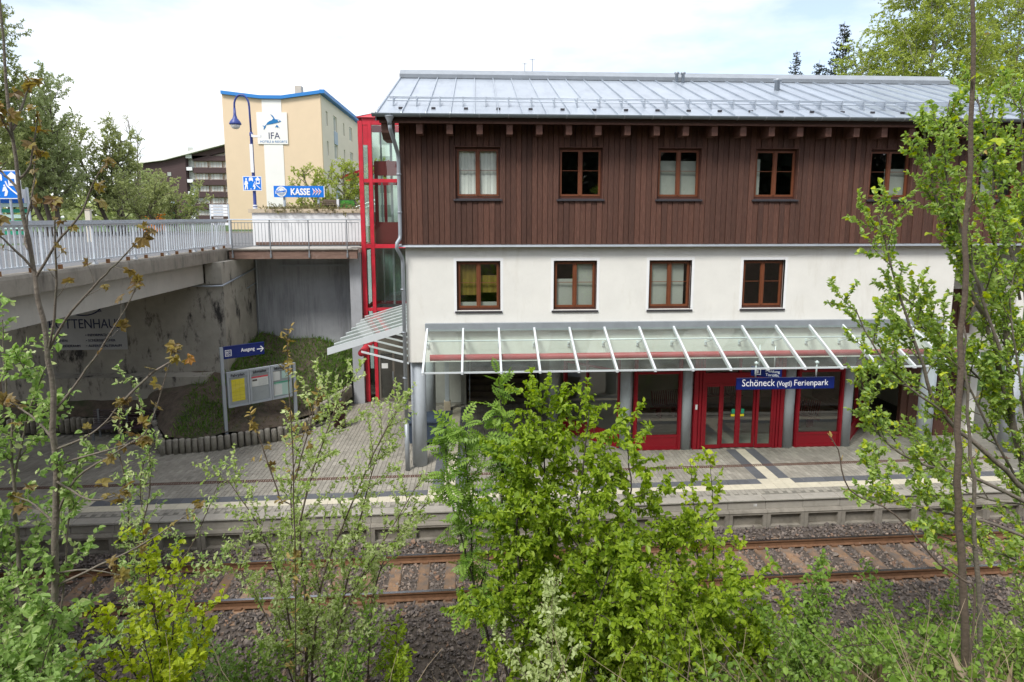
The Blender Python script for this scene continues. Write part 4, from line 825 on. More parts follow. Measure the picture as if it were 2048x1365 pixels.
MB().box(-9.71, -9.58, 27.90, 27.93, 9.1, 10.3).build('sleeve', 'sign_white', lm)
sc2 = wthing('security_camera', 'small white security camera on the street lamp pole', 'camera', (-9.5, 27.95, 10.7)); MB().box(-9.55, -9.2, 27.86, 27.94, 10.58, 10.67, Matrix.Translation((0, 0, 0))).box(-9.60, -9.55, 27.88, 27.92, 10.60, 10.72).build('housing', 'sign_white', sc2)
def living_street(x0, x1, z0, z1, y, label):
    t = wthing('traffic_sign', label, 'traffic sign', ((x0+x1)/2, y, z0), 'living street signs'); w_, h_ = x1-x0, z1-z0
    b = MB().box(x0, x1, y, y+.03, z0, z1).build('sign_board', 'sign_white', t); MB().box(x0+.03, x1-.03, y-.004, y-.001, z0+.03, z1-.03).build('blue_field', 'sign_azure', b)
    def P_(u, v_): return (x0+u*w_, y-.012, z0+v_*h_)
    def poly(nm, pts_): MB().prism([P_(*p) for p in pts_], (0, .006, 0)).build(nm, 'sign_text', b)
    poly('walker', [(.08, .08), (.13, .40), (.07, .42), (.13, .68), (.18, .72), (.24, .68), (.29, .48), (.25, .44), (.26, .10), (.21, .08), (.20, .34), (.14, .08)]); MB().prism(circle((x0+.19*w_, z0+.80*h_), .045*w_*1.1, 10, y-.012), (0, .006, 0)).build('walker_head', 'sign_text', b)
    poly('child', [(.56, .10), (.60, .28), (.52, .26), (.56, .42), (.62, .44), (.67, .26), (.64, .14), (.62, .10)]); MB().prism(circle((x0+.59*w_, z0+.47*h_), .026*w_, 8, y-.012), (0, .006, 0)).build('child_head', 'sign_text', b)
    MB().prism(circle((x0+.42*w_, z0+.12*h_), .03*w_, 8, y-.012), (0, .006, 0)).build('ball', 'sign_text', b)
    poly('car', [(.33, .66), (.33, .82), (.37, .92), (.51, .92), (.55, .82), (.55, .66), (.52, .62), (.50, .70), (.38, .70), (.36, .62)])
    poly('house', [(.70, .46), (.70, .76), (.66, .78), (.80, .95), (.94, .78), (.90, .76), (.90, .46)]); MB().box(x0+.74*w_, x0+.86*w_, y-.016, y-.013, z0+.56*h_, z0+.70*h_).build('house_window', 'sign_azure', b)
    MB().tube([P_(.63, .62), P_(.67, .45), P_(.78, .30), P_(.92, .14)], .014*w_/.7, 5).build('kerb_line', 'sign_text', b); return t
living_street(-10.06, -9.26, 8.32, 8.94, 27.86, 'blue living street sign on the lamp pole')
t = living_street(-14.98, -13.84, 7.74, 8.60, 20.0, 'blue living street sign at the left edge of the picture'); MB().tube([(-14.22, 20.06, 6.03), (-14.22, 20.06, 8.5)], .035, 8).build('post', 'galva', t)
kb = wthing('ticket_office_sign', 'blue ticket office sign with white lettering above the planter', 'sign', (-7.45, 27, 7.4))
b = MB().box(-8.49, -6.42, 26.98, 27.05, 8.02, 8.49).build('sign_board', 'sign_azure', kb); MB().box(-6.419, -6.39, 26.98, 27.05, 8.02, 8.49).build('side_trim', 'sign_white', kb)
o = text('lettering', 'KASSE', .35, 'sign_text', b, (-7.80, 26.97, 8.12), FRONT, bold=.012); fit(o, .80, .29)
for k in range(3):
    x = -6.90+k*.12; MB().prism([(x, 26.972, 8.42), (x+.15, 26.972, 8.255), (x, 26.972, 8.09), (x+.06, 26.972, 8.255)], (0, .004, 0)).build('arrow', 'sign_text', b); MB().prism([(x+.04, 26.968, 8.34), (x+.12, 26.968, 8.255), (x+.04, 26.968, 8.17), (x+.075, 26.968, 8.255)], (0, .003, 0)).build('arrow_core', 'sign_red', b)
MB().prism(circle((-8.18, 8.255), .215, 24, 26.973), (0, .003, 0)).build('logo_ring', 'sign_white', b); MB().prism(circle((-8.18, 8.255), .165, 24, 26.969), (0, .003, 0)).build('logo_disc', 'panel_blue', b); MB().prism(circle((-8.17, 8.29), .11, 16, 26.966), (0, .002, 0)).build('logo_core', 'sign_white', b)
MB().prism([(-8.42, 26.963, 8.16), (-8.42, 26.963, 8.29), (-7.95, 26.963, 8.35), (-7.95, 26.963, 8.22)], (0, .002, 0)).build('logo_ribbon', 'sign_white', b); o = text('lettering', 'Skiwelt', .1, 'sign_azure', b, (-8.40, 26.960, 8.19), (math.pi/2, -.12, 0), bold=.003); fit(o, .43, .11)
for x in (-8.10, -6.68): MB().box(x-.04, x+.04, 27.06, 27.12, 7.3, 8.4).build('post', 'galva', kb)
ds = wthing('direction_board', 'white board of small signs with brown panels at the end of the bridge railing', 'sign', (-10.8, 27, 6.03))
for x in (-11.17, -10.43): MB().box(x, x+.05, 26.98, 27.03, 6.03, 7.72).build('post', 'galva_white', ds)
for k in range(7): MB().box(-11.12, -10.435, 26.97, 27.0, 7.60-k*.125, 7.71-k*.125).build('sign_panel', 'sign_white' if k < 4 or k > 5 else 'sign_brown', ds)
for k in range(7): MB().box(-11.02, -10.62, 26.963, 26.968, 7.64-k*.125, 7.67-k*.125).build('printed_line', 'panel_blue' if k < 4 or k > 5 else 'sign_text', ds)
ib = wthing('advert_board', 'white and blue board with green rows below the left traffic sign', 'sign', (-14.3, 20.3, 6.03))
MB().box(-14.75, -14.70, 20.3, 20.36, 6.03, 8.1).box(-13.92, -13.87, 20.3, 20.36, 6.03, 8.1).build('post', 'galva_white', ib); MB().box(-14.69, -13.925, 20.3, 20.34, 7.62, 8.05).build('panel', 'sign_white', ib); MB().box(-14.69, -14.0, 20.29, 20.298, 7.62, 7.78).build('blue_stripe', 'sign_blue', ib)
for k in range(6): MB().box(-14.69, -13.93, 20.3, 20.34, 7.50-k*.17, 7.61-k*.17).build('row_panel', 'sign_green' if k % 2 else 'paper_mint', ib)
MB().prism(circle((-14.1, 7.75), .05, 12, 20.285), (0, .004, 0)).build('emblem', 'sign_red', ib)
bp = wthing('stone_post', 'short cream post beyond the bridge railing', 'post', (-17.9, 30, 6.03)); MB().box(-18.02, -17.80, 29.95, 30.1, 6.03, 7.52).build('shaft', 'hotel_cream', bp); MB().box(-18.05, -17.77, 29.92, 30.13, 7.521, 7.56).build('cap', 'cap_stone', bp)
sm2 = wthing('park_lamp', 'small lamp with pale blue hat on green pole near the brown hotel', 'street lamp', (-28.1, 60, 6.03)); MB().lathe((-28.1, 60, 6.03), [(.07, 0), (.06, 1.9)], 8).build('pole', 'sign_green', sm2); MB().lathe((-28.1, 60, 7.93), [(.15, 0), (.22, .5)], 10).build('lamp_glass', 'lamp_glass', sm2, True); MB().lathe((-28.1, 60, 8.44), [(.40, 0), (.30, .08), (.05, .16)], 12).build('lamp_hat', 'panel_blue', sm2, True)
ob = wthing('orange_container', 'low orange container beyond the bridge railing', 'container', (-25.3, 50, 6.03)); MB().box(-26.1, -24.6, 50, 51, 6.03, 7.36).build('body', 'orange', ob); MB().box(-26.15, -24.55, 49.95, 51.05, 7.361, 7.42).build('rim', 'orange', ob)
ht = wthing('wooden_hut', 'small wooden hut roof showing behind the planter', 'hut', (-6.6, 30, 6.03)); MB().box(-7.0, -6.05, 30.1, 31.4, 6.03, 7.75).build('wall', 'ink', ht); MB().prism([(-7.25, 29.8, 7.72), (-7.1, 29.8, 8.02), (-5.95, 29.8, 7.95), (-5.85, 29.8, 7.78)], (0, 1.9, 0)).build('roof', 'hut_wood', ht)
for k in range(3): MB().box(-7.2, -5.9, 29.78, 29.799, 7.74+k*.08, 7.80+k*.08).build('board', 'hut_wood', ht)
sn = wthing('advert_screen', 'small green advertising screen in grey frame right of the hut', 'screen', (-5.9, 29, 6.03)); MB().box(-6.22, -5.50, 29.0, 29.06, 7.42, 7.98).build('frame', 'ink', sn); MB().box(-6.18, -5.54, 28.99, 28.998, 7.46, 7.94).build('picture', 'screen_green', sn); MB().box(-6.34, -6.24, 28.98, 29.08, 6.03, 8.0).build('post', 'sign_white', sn)
ra = wthing('ramp_handrail', 'white sloping handrail beside the advertising screen', 'handrail', (-5.3, 28.6, 6.03)); MB().tube([(-5.95, 28.5, 7.42), (-4.5, 28.5, 7.95)], .035, 8).build('upper_rail', 'white_alu', ra); MB().tube([(-5.85, 28.5, 7.30), (-4.5, 28.5, 7.78)], .03, 8).build('lower_rail', 'white_alu', ra); MB().tube([(-5.2, 28.5, 6.03), (-5.2, 28.5, 7.65)], .03, 8).build('post', 'white_alu', ra)
cp = wthing('entrance_canopy', 'red sloping canopy beams left of the lift tower', 'canopy', (-6, 34, 6.03)); MB().prism([(-7.2, 34, 9.20), (-7.2, 34, 9.34), (-4.6, 34, 10.2), (-4.6, 34, 10.05)], (0, 2.5, 0)).build('roof', 'red_paint', cp); MB().prism([(-6.9, 33.95, 9.02), (-6.9, 33.95, 9.12), (-4.6, 33.95, 9.9), (-4.6, 33.95, 9.8)], (0, .1, 0)).build('beam', 'red_bright', cp); MB().box(-5.0, -4.85, 34.5, 34.65, 6.03, 9.95).build('post', 'red_paint', cp)

# ---- cream hotel block
IX0, IX1, IY, IZ = -23.1, -14.25, 60.0, 5.9
ih = wthing('cream_hotel', 'tall cream hotel block with blue roof edge and white logo strip', 'hotel', (-18.6, 60, 5.9))
gz_ = [(IX0, 18.28), (-19.65, 17.90), (-17.72, 17.90), (IX1, 18.40)]
MB().prism([(IX0, IY, IZ), (IX1, IY, IZ)]+[(a, IY, b) for a, b in reversed(gz_)], (0, .3, 0)).build('gable_wall', 'ifa_wall', ih)
wz = [q for q in [(14.9, 16.9), (12.2, 14.2), (9.4, 11.4), (6.9, 8.6)]]
SW = []
for r_ in range(4):
    for k, (y0, w_, hh) in enumerate(((61.9, .75, 1.35), (65.1, 1.55, 1.5), (69.6, .75, 1.35), (73.0, 1.6, 1.5), (78, .75, 1.35), (81.4, 1.6, 1.5), (86, .75, 1.35), (89.5, 1.6, 1.5))):
        SW.append((y0, y0+w_, 16.55-2.8*r_-hh/2, 16.55-2.8*r_+hh/2, r_, k))
sw = MB(); sw.wall(IY+.3, 97, IZ, 18.38, [(a, b, c, d) for a, b, c, d, r_, k in SW], 0, .3)
sw.v = [(IX1-y, x, z) for x, y, z in sw.v]; sw.f = [tuple(reversed(f)) for f in sw.f]; sw.build('side_wall', 'ifa_side', ih)
MB().box(IX1+.002, IX1+.03, 69.0, 97, 6, 13.8).build('tan_panel', 'ifa_wall', ih) if False else None
for a, b, c, d, r_, k in SW:
    f_ = MB().box(IX1-.22, IX1-.14, a, a+.1, c, d).box(IX1-.22, IX1-.14, b-.1, b, c, d).box(IX1-.22, IX1-.14, a+.1, b-.1, c, c+.1).box(IX1-.22, IX1-.14, a+.1, b-.1, d-.1, d).build('window', 'sign_white', ih)
    MB().quad((IX1-.18, a+.1, c+.1), (IX1-.18, b-.1, c+.1), (IX1-.18, b-.1, d-.1), (IX1-.18, a+.1, d-.1)).build('pane', 'window_far', f_)
    if k % 2 and (r_+k//2) % 2 == 0 and r_ < 3: MB().box(IX1+.005, IX1+.05, a, b, c-1.3, c-.03).build('blue_panel', 'panel_blue', ih)
MB().box(IX0+.1, IX1-.35, 60.31, 97, IZ, 17.6).build('core', 'ifa_side', ih)
for (a, za), (b, zb) in zip(gz_, gz_[1:]): MB().prism([(a, IY-.25, za), (b, IY-.25, zb), (b, IY-.25, zb+.30), (a, IY-.25, za+.30)], (0, 37.5, 0)).build('roof_edge', 'ifa_blue', ih)
MB().prism([(IX1+.002, IY-.3, 18.42), (IX1+.45, IY-.3, 18.42), (IX1+.45, IY-.3, 18.75), (IX1+.002, IY-.3, 18.75)], (0, 37.6, 0)).build('eaves_trim', 'ifa_blue', ih)
MB().box(-17.35, -16.75, 63, 63.8, 17.8, 19.7).build('chimney', 'cap_stone', ih)
MB().box(-19.55, -17.80, IY-.05, IY-.002, IZ, 17.85).build('white_strip', 'ifa_white', ih); lp = MB().box(-20.07, -17.32, IY-.10, IY-.052, 13.86, 16.71).build('logo_panel', 'ifa_white', ih)
def lg(pts_, nm, m_='logo_blue', y=IY-.13): MB().prism([(-20.07+(u-442)/248*2.75, y, 16.71-(v_-292)/248*2.85) for u, v_ in pts_], (0, .02, 0)).build(nm, m_, lp)
lg([(517, 391), (528, 374), (548, 360), (573, 351), (600, 346), (625, 350), (642, 362), (620, 371), (590, 378), (555, 385)], 'emblem_body')
lg([(556, 306), (578, 320), (594, 347), (566, 354), (580, 338), (566, 322)], 'emblem_fin'); lg([(518, 388), (506, 399), (487, 395), (500, 406), (496, 430), (511, 412), (516, 398)], 'emblem_tail'); lg([(589, 410), (606, 389), (629, 417), (613, 405), (606, 412), (600, 402)], 'emblem_fin')
lg([(614, 356), (622, 352), (630, 358), (622, 364)], 'emblem_eye', 'ifa_white', IY-.15)
o = text('lettering', 'IFA', .8, 'ink_blue', lp, (-19.10, IY-.11, 14.33), FRONT); fit(o, 1.02, .58)
o = text('lettering', 'HOTELS & RESORTS', .3, 'logo_blue', lp, (-19.85, IY-.11, 13.99), FRONT); fit(o, 2.42, .19)
# ---- brown hotel further back
bh = wthing('brown_hotel', 'dark brown terraced hotel with bands of curtained windows behind the cream block', 'hotel', (-48, 110, 6))
def rfz(x): return 16.4+max(0, (x+53.5))*0.262
HX = [-57.4, -52.5, -49.3, -48.2, -41, -36]
MB().prism([(-57.4, 110.5, 6), (-49.25, 110.5, 6), (-49.25, 110.5, rfz(-49.25)), (-52.5, 110.5, rfz(-52.5)), (-57.4, 110.5, 16.0)], (0, 18, 0)).build('side_wing', 'hotel_brown', bh)
MB().prism([(-49.24, 111.6, 6), (-36, 111.6, 6), (-36, 111.6, rfz(-36)), (-49.24, 111.6, rfz(-49.24))], (0, 16, 0)).build('core', 'hotel_cream', bh)
for k in range(6):
    z = 7.0+k*2.035; MB().box(-49.2, -48.25, 110.6, 111.55, z-.1, z+.45).build('balcony', 'sign_white', bh); MB().box(-49.15, -48.3, 111.52, 111.58, z+.5, z+1.8).build('stair_window', 'window_far', bh)
    top = min(z+1.93+0, rfz(-48.2)+5)
    MB().box(-48.2, -36, 110.8, 111.5, z-.55+.05, z+.30+.05).build('brown_band', 'hotel_brown', bh)
    for c_ in range(5):
        x0 = -47.95+c_*2.42
        if z+1.7 > rfz(x0): continue
        w_ = MB().box(x0, x0+2.05, 111.38, 111.55, z+.42, z+1.45).build('window', 'hotel_peach', bh)
        for q_ in range(4): MB().box(x0+.06+q_*.5, x0+.50+q_*.5, 111.33, 111.375, z+.47, z+1.40).build('pane', 'curtain', w_)
    MB().box(-48.2, -36, 111.39, 111.5, z+1.5, z+1.52).build('lintel', 'hotel_peach', bh) if z+1.8 < rfz(-48) else None
MB().prism([(-48.2, 110.8, 18.0-.2), (-36, 110.8, 18.0-.2), (-36, 110.8, rfz(-36)), (-48.2, 110.8, rfz(-48.2))][0:0]+[(-48.2, 110.8, rfz(-48.2)-.9), (-36, 110.8, rfz(-36)-1.2), (-36, 110.8, rfz(-36)), (-48.2, 110.8, rfz(-48.2))], (0, .7, 0)).build('gable_band', 'hotel_brown', bh)
MB().prism([(-58.2, 109.8, 15.9), (-52.5, 109.8, rfz(-52.5)), (-36, 109.8, rfz(-36)), (-36, 109.8, rfz(-36)+.45), (-52.5, 109.8, rfz(-52.5)+.4), (-58.2, 109.8, 16.3)], (0, 20, 0)).build('roof', 'ifa_white', bh)
MB().box(-54.2, -53.8, 110.42, 110.49, 8.5, 12).box(-52.3, -51.7, 110.42, 110.49, 14.1, 14.7).build('wing_window', 'window_far', bh)
# ---- pale building behind the lift tower
ax_ = wthing('pale_hotel_wing', 'pale building with white sloping roof behind the lift tower', 'hotel', (-6, 80, 6)); MB().box(-13, 8, 80, 92, 6, 19.5).build('wall', 'ifa_white', ax_); MB().prism([(-14, 79.5, 19.6), (-14, 79.5, 20.0), (-4, 79.5, 23.2), (9, 79.5, 20.0), (9, 79.5, 19.6)], (0, 13, 0)).build('roof', 'ifa_white', ax_)
for k in range(4):
    for c_ in range(6): MB().box(-12+c_*3, -10.6+c_*3, 79.94, 79.98, 7.2+k*3, 8.7+k*3).build('window', 'window_far', ax_)
# ================================================================== VEGETATION
def unit(v): return v/(np.linalg.norm(v)+1e-9)
class Plant:
    """collects branch tubes and leaf anchors; each plant is one thing: trunk (wood) + crown (leaves)"""
    def __init__(s, seed): s.r = np.random.default_rng(seed); s.V = []; s.F = []; s.n = 0; s.L = []
    def tube(s, pts, rad_, k=5):
        pts = np.asarray(pts); m = len(pts); d = np.gradient(pts, axis=0); d /= (np.linalg.norm(d, axis=1)[:, None]+1e-9)
        a = np.array([.3, .9, .2]); a = a if abs(np.dot(unit(d[0]), unit(a))) < .95 else np.array([1., 0, 0])
        u = np.cross(d, a); u /= (np.linalg.norm(u, axis=1)[:, None]+1e-9); b = np.cross(d, u); t = np.arange(k)*2*np.pi/k
        P = pts[:, None]+np.asarray(rad_)[:, None, None]*(u[:, None]*np.cos(t)[None, :, None]+b[:, None]*np.sin(t)[None, :, None])
        i = np.arange(m-1)[:, None]*k; q = np.arange(k)[None]; q2 = (q+1) % k
        s.V.append(P.reshape(-1, 3)); s.F.append(np.stack([i+q, i+q2, i+k+q2, i+k+q], -1).reshape(-1, 4)+s.n); s.n += m*k
    def path(s, p, d, L, seg, wob, up):
        pts = [np.array(p, float)]; d = unit(np.array(d, float)); st = L/seg
        for i in range(seg): d = unit(d+s.r.normal(0, wob, 3)+np.array([0, 0, up])); pts.append(pts[-1]+d*st)
        return np.array(pts)
    def leafpts(s, pts, spacing, start, per=1, spread=.9):
        d = np.diff(pts, axis=0); ln = np.linalg.norm(d, axis=1); tot = ln.sum(); cum = np.concatenate([[0], np.cumsum(ln)])
        if tot <= 0: return
        m = max(1, int((tot*(1-start))/spacing)); t = np.repeat(np.linspace(start*tot, tot, m+1)[(0 if start > 0 else 1):], per)
        i = np.minimum(np.searchsorted(cum, t, 'right')-1, len(d)-1); ax = d[i]/(ln[i][:, None]+1e-9); p = pts[i]+ax*(t-cum[i])[:, None]
        dr = ax*.6+s.r.normal(0, spread*.8, (len(t), 3)); s.L.append((p, dr/(np.linalg.norm(dr, axis=1)[:, None]+1e-9)))
    def anchors(s): return np.concatenate([np.atleast_2d(a) for a, b in s.L]), np.concatenate([np.atleast_2d(b) for a, b in s.L])
    def branch(s, pts, r0, levels, top=True):
        """levels: list of dicts (every, len, ang, r, wob, up, start, leaf spacing/per)"""
        if not levels: return
        c = levels[0]; d = np.diff(pts, axis=0); ln = np.linalg.norm(d, axis=1); tot = ln.sum(); cum = np.concatenate([[0], np.cumsum(ln)])
        t = tot*c.get('start', .2); az = s.r.uniform(0, 6.28)
        while t < tot:
            i = min(np.searchsorted(cum, t, 'right')-1, len(d)-1); p = pts[i]+d[i]*((t-cum[i])/(ln[i]+1e-9)); ax = unit(d[i])
            az += 2.4+s.r.normal(0, .4); a = np.cross(ax, [0, .3, 1.] if abs(ax[2]) < .9 else [1., 0, 0]); a = unit(a); b = np.cross(ax, a)
            an = c['ang']*s.r.uniform(.7, 1.25); dr = ax*math.cos(an)+(a*math.cos(az)+b*math.sin(az))*math.sin(an)
            frac = t/tot; L = c['len']*s.r.uniform(.55, 1.2)*(1-c.get('taper', .55)*frac)*(1 if not c.get('bulge') else max(.25, math.sin(math.pi*min(1, .15+.85*frac))))
            seg = c.get('seg', 5); q = s.path(p, dr, L, seg, c.get('wob', .12), c.get('up', .06)); rr = min(c['r'], r0*.8)*(.6+.4*(1-frac))
            s.tube(q, np.linspace(rr, rr*.35, seg+1), c.get('k', 4))
            if 'leaf' in c: s.leafpts(q, c['leaf'], c.get('lstart', .15), c.get('per', 1))
            s.branch(q, rr, levels[1:]); t += c['every']*s.r.uniform(.6, 1.4)
        return
    def stem(s, pts, r0, r1, levels, k=7, smooth=4, leaf=None):
        P = [np.array(p, float) for p in pts]; out_ = []
        for i in range(len(P)-1):
            a, b, c, d = P[max(i-1, 0)], P[i], P[i+1], P[min(i+2, len(P)-1)]
            for q in range(smooth):
                t = q/smooth; out_.append(.5*((2*b)+(-a+c)*t+(2*a-5*b+4*c-d)*t*t+(-a+3*b-3*c+d)*t**3))
        out_.append(P[-1]); out_ = np.array(out_); out_[1:-1] += s.r.normal(0, min(r0*.25, .012), (len(out_)-2, 3))
        s.tube(out_, np.linspace(r0, r1, len(out_))**1.0, k); s.branch(out_, r0, levels)
        if leaf: s.leafpts(out_, leaf, .5, 2)
        return out_
    def leaves(s, kind, size, droop=.25, var=.35, fold=.25, tonefn=None):
        P, D = s.anchors(); n = len(P); D = D.copy(); D[:, 2] -= droop*s.r.random(n); D /= np.linalg.norm(D, axis=1)[:, None]
        Nn = s.r.normal(0, .55, (n, 3))+np.array([0, -.15, 1.0]); Nn -= D*np.sum(Nn*D, 1)[:, None]; Nn /= (np.linalg.norm(Nn, axis=1)[:, None]+1e-9); W = np.cross(D, Nn)
        sz_ = size*np.clip(1+s.r.normal(0, var, n), .35, 1.9)
        T, F = LEAF[kind]
        T = np.array(T); loc_ = T[None, :, 0:1]*D[:, None]+T[None, :, 1:2]*W[:, None]+(T[None, :, 2:3]*fold*s.r.uniform(.3, 2.0, n)[:, None, None])*Nn[:, None]
        # bend the leaf along its length
        bend = s.r.uniform(-.1, .55, n)[:, None]*(T[None, :, 0]**2); loc_ -= bend[:, :, None]*Nn[:, None]*.5
        V = P[:, None]+loc_*sz_[:, None, None]; k = len(T); F = np.array(F)
        tone = np.clip(s.r.beta(2.2, 2.2, n), 0, 1)
        if tonefn is not None: tone = tonefn(P, tone)
        return V.reshape(-1, 3), (F[None]+(np.arange(n)*k)[:, None, None]).reshape(-1, F.shape[1]), np.repeat(tone, k)
def _leafshape(w):
    T = [(0, 0, 0), (.32, w*.95, .5), (.68, w*.80, .45), (1, 0, 0), (.68, -w*.80, .45), (.32, -w*.95, .5)]; return T, [(0, 3, 2, 1), (0, 5, 4, 3)]
LEAF = {'oval': _leafshape(.32), 'round': _leafshape(.42), 'narrow': _leafshape(.20), 'tiny': ([(0, 0, 0), (.5, .3, .4), (1, 0, 0), (.5, -.3, .4)], [(0, 3, 2, 1)]), 'blade': ([(0, .035, 0), (0, -.035, 0), (.6, -.025, .3), (1, 0, .1)], [(0, 1, 2, 3)])}
mp_ = []; 
for q in range(11):
    a = (q-5)/5*2.35; r_ = (1.0, .50)[q % 2]*(1-.22*abs(a)/2.35) if q % 2 == 1 else .46
    r_ = (.88-.10*abs(q-5)/2*.5) if q % 2 else .55
    mp_.append((.12+r_*math.cos(a), r_*math.sin(a), .25 if q % 2 == 0 else -.35))
LEAF['maple'] = ([(0, 0, 0)]+mp_, [(0, i+1, i+2) for i in range(10)])
_rt = []; _rf = []
for i in range(6):
    x = .16+i*.15; l_ = .34*(1-.35*abs(i-2.5)/2.5)
    for s_ in (-1, 1): b_ = len(_rt); _rt += [(x, 0, 0), (x-.02+l_*.15, s_*l_*.5-.0, .15), (x+l_*.35, s_*l_, -.1), (x+.13+l_*.15, s_*l_*.5, .05)]; _rf.append((b_, b_+1, b_+2, b_+3))
b_ = len(_rt); _rt += [(.98, 0, 0), (1.08, .06, .1), (1.24, 0, 0), (1.08, -.06, .1)]; _rf.append((b_, b_+1, b_+2, b_+3)); b_ = len(_rt); _rt += [(0, .008, 0), (0, -.008, 0), (1, -.005, 0), (1, .005, 0)]; _rf.append((b_, b_+1, b_+2, b_+3))
LEAF['rowan'] = (_rt, _rf)
def finish(pl_, name, label, cat, base, bark, sets, group=None, wood='trunk', crown='crown'):
    """sets: list of (material, leaf kind, size, share of the anchors, droop)"""
    base = np.array(base, float)
    if base[1] < 10.5: base[2] = float(bankz(base[0], base[1]-TS*base[0]))
    t = wthing(name, label, cat, tuple(base), group)
    fill_mesh(wood, np.concatenate(pl_.V), np.concatenate(pl_.F), bark, t, smooth=True)
    aP, aD = pl_.anchors(); idx = pl_.r.permutation(len(aP)); i0 = 0
    for m_, kind, size, share, droop in sets:
        n_ = int(len(aP)*share); pl_.L = [(aP[idx[i0:i0+n_]], aD[idx[i0:i0+n_]])]; i0 += n_
        if n_ < 1: continue
        V, F, T = pl_.leaves(kind, size, droop); fill_mesh(crown, V, F, m_, t, T, smooth=False)
    print(name, len(aP), pl_.n); return t
def ap(pts, Y, dy=0.0):
    q = [at(x, y, Y+dy*i) for i, (x, y) in enumerate(pts)]
    if pts[0][1] >= 1200:                                   # the stem goes on down to the ground of the bank
        z = float(bankz(q[0][0], q[0][1]-TS*q[0][0]))-.12
        if z < q[0][2]-.05: q = [np.array([q[0][0], q[0][1], z])]+q
    return q

# ---- centre bush (young hornbeam), several stems
P_ = Plant(11)
lv = [dict(every=.16, len=1.0, ang=.95, r=.012, start=.16, leaf=.05, per=2, wob=.16, up=.05, taper=.45, k=4), dict(every=.085, len=.58, ang=.8, r=.004, start=.12, leaf=.028, per=3, k=3, up=.0, wob=.2, seg=4)]
for pts, Y, dy, r0 in (([(1215, 1420), (1210, 1250), (1160, 1090), (1165, 950), (1178, 820)], 7.6, .05, .035), ([(1150, 1420), (1140, 1280), (1105, 1120), (1090, 960), (1085, 815)], 7.9, .04, .03), ([(1230, 1420), (1250, 1250), (1245, 1100), (1262, 980), (1255, 900)], 7.3, .03, .03), ([(1250, 1420), (1300, 1260), (1320, 1160), (1345, 1050)], 7.4, 0, .025), ([(1120, 1420), (1060, 1260), (1035, 1120), (1040, 990), (1060, 900)], 7.9, 0, .025), ([(1200, 1420), (1100, 1300), (1000, 1210)], 7.6, -.1, .02), ([(1260, 1420), (1380, 1270), (1440, 1180)], 7.3, -.1, .02), ([(1160, 1420), (1180, 1300), (1200, 1200), (1225, 1130)], 7.0, -.05, .02)):
    P_.stem(ap(pts, Y, dy), r0, .006, lv)
finish(P_, 'hornbeam_bush', 'dense bright green bush with brown stems in the middle foreground', 'bush', at(1200, 1420, 7.6), 'bark_dark', [('leaf_beech', 'oval', .064, .70, .85), ('leaf_beech_deep', 'oval', .062, .30, .85)])

# ---- rowan beside it
P_ = Plant(12)
lv = [dict(every=.26, len=.55, ang=.7, r=.009, start=.35, leaf=.07, per=2, wob=.1, up=.12, lstart=.2)]
for pts, Y, r0 in (([(1010, 1420), (965, 1230), (935, 1120), (900, 990), (888, 850)], 8.2, .022), ([(1025, 1420), (1000, 1230), (1004, 1000), (1003, 830), (1000, 775)], 8.4, .026), ([(1000, 1400), (950, 1180), (940, 1000), (925, 845)], 8.3, .018), ([(960, 1180), (1010, 960), (965, 870)], 8.3, .014)):
    o_ = P_.stem(ap(pts, Y), r0, .007, lv); P_.leafpts(o_, .06, .72, 2)
finish(P_, 'rowan_sapling', 'slender rowan with feathery leaves left of the dense bush', 'sapling', at(1010, 1420, 8.3), 'bark_dark', [('leaf_rowan', 'rowan', .21, 1.0, .5)])

# ---- pale willow shrub left of centre, thin leaves, many stems
P_ = Plant(13)
lv = [dict(every=.20, len=.95, ang=.62, r=.009, start=.22, leaf=.045, per=3, wob=.12, up=.05, k=4, taper=.5), dict(every=.12, len=.38, ang=.7, r=.004, start=.2, leaf=.042, per=3, k=3, seg=3)]
for pts, Y, r0 in (([(615, 1420), (610, 1200), (600, 1050), (640, 900), (690, 770)], 8.6, .03), ([(620, 1420), (640, 1180), (700, 1020), (760, 880), (800, 810)], 8.3, .022), ([(600, 1420), (570, 1200), (520, 1060), (455, 960)], 8.5, .02), ([(610, 1420), (590, 1150), (585, 950), (640, 780)], 8.9, .02), ([(630, 1420), (700, 1200), (770, 1080), (840, 960)], 8.2, .018), ([(640, 1420), (690, 1180), (740, 960), (770, 880)], 8.5, .02), ([(605, 1420), (540, 1250), (480, 1140)], 8.2, .015), ([(735, 1420), (745, 1200), (790, 1080), (860, 1000)], 8.6, .018)):
    P_.stem(ap(pts, Y), r0, .005, lv)
finish(P_, 'willow_shrub', 'airy pale green willow shrub with many thin stems left of centre', 'shrub', at(615, 1420, 8.5), 'bark_brown', [('leaf_pale', 'oval', .048, .65, .05), ('leaf_willow', 'oval', .046, .35, .05)])

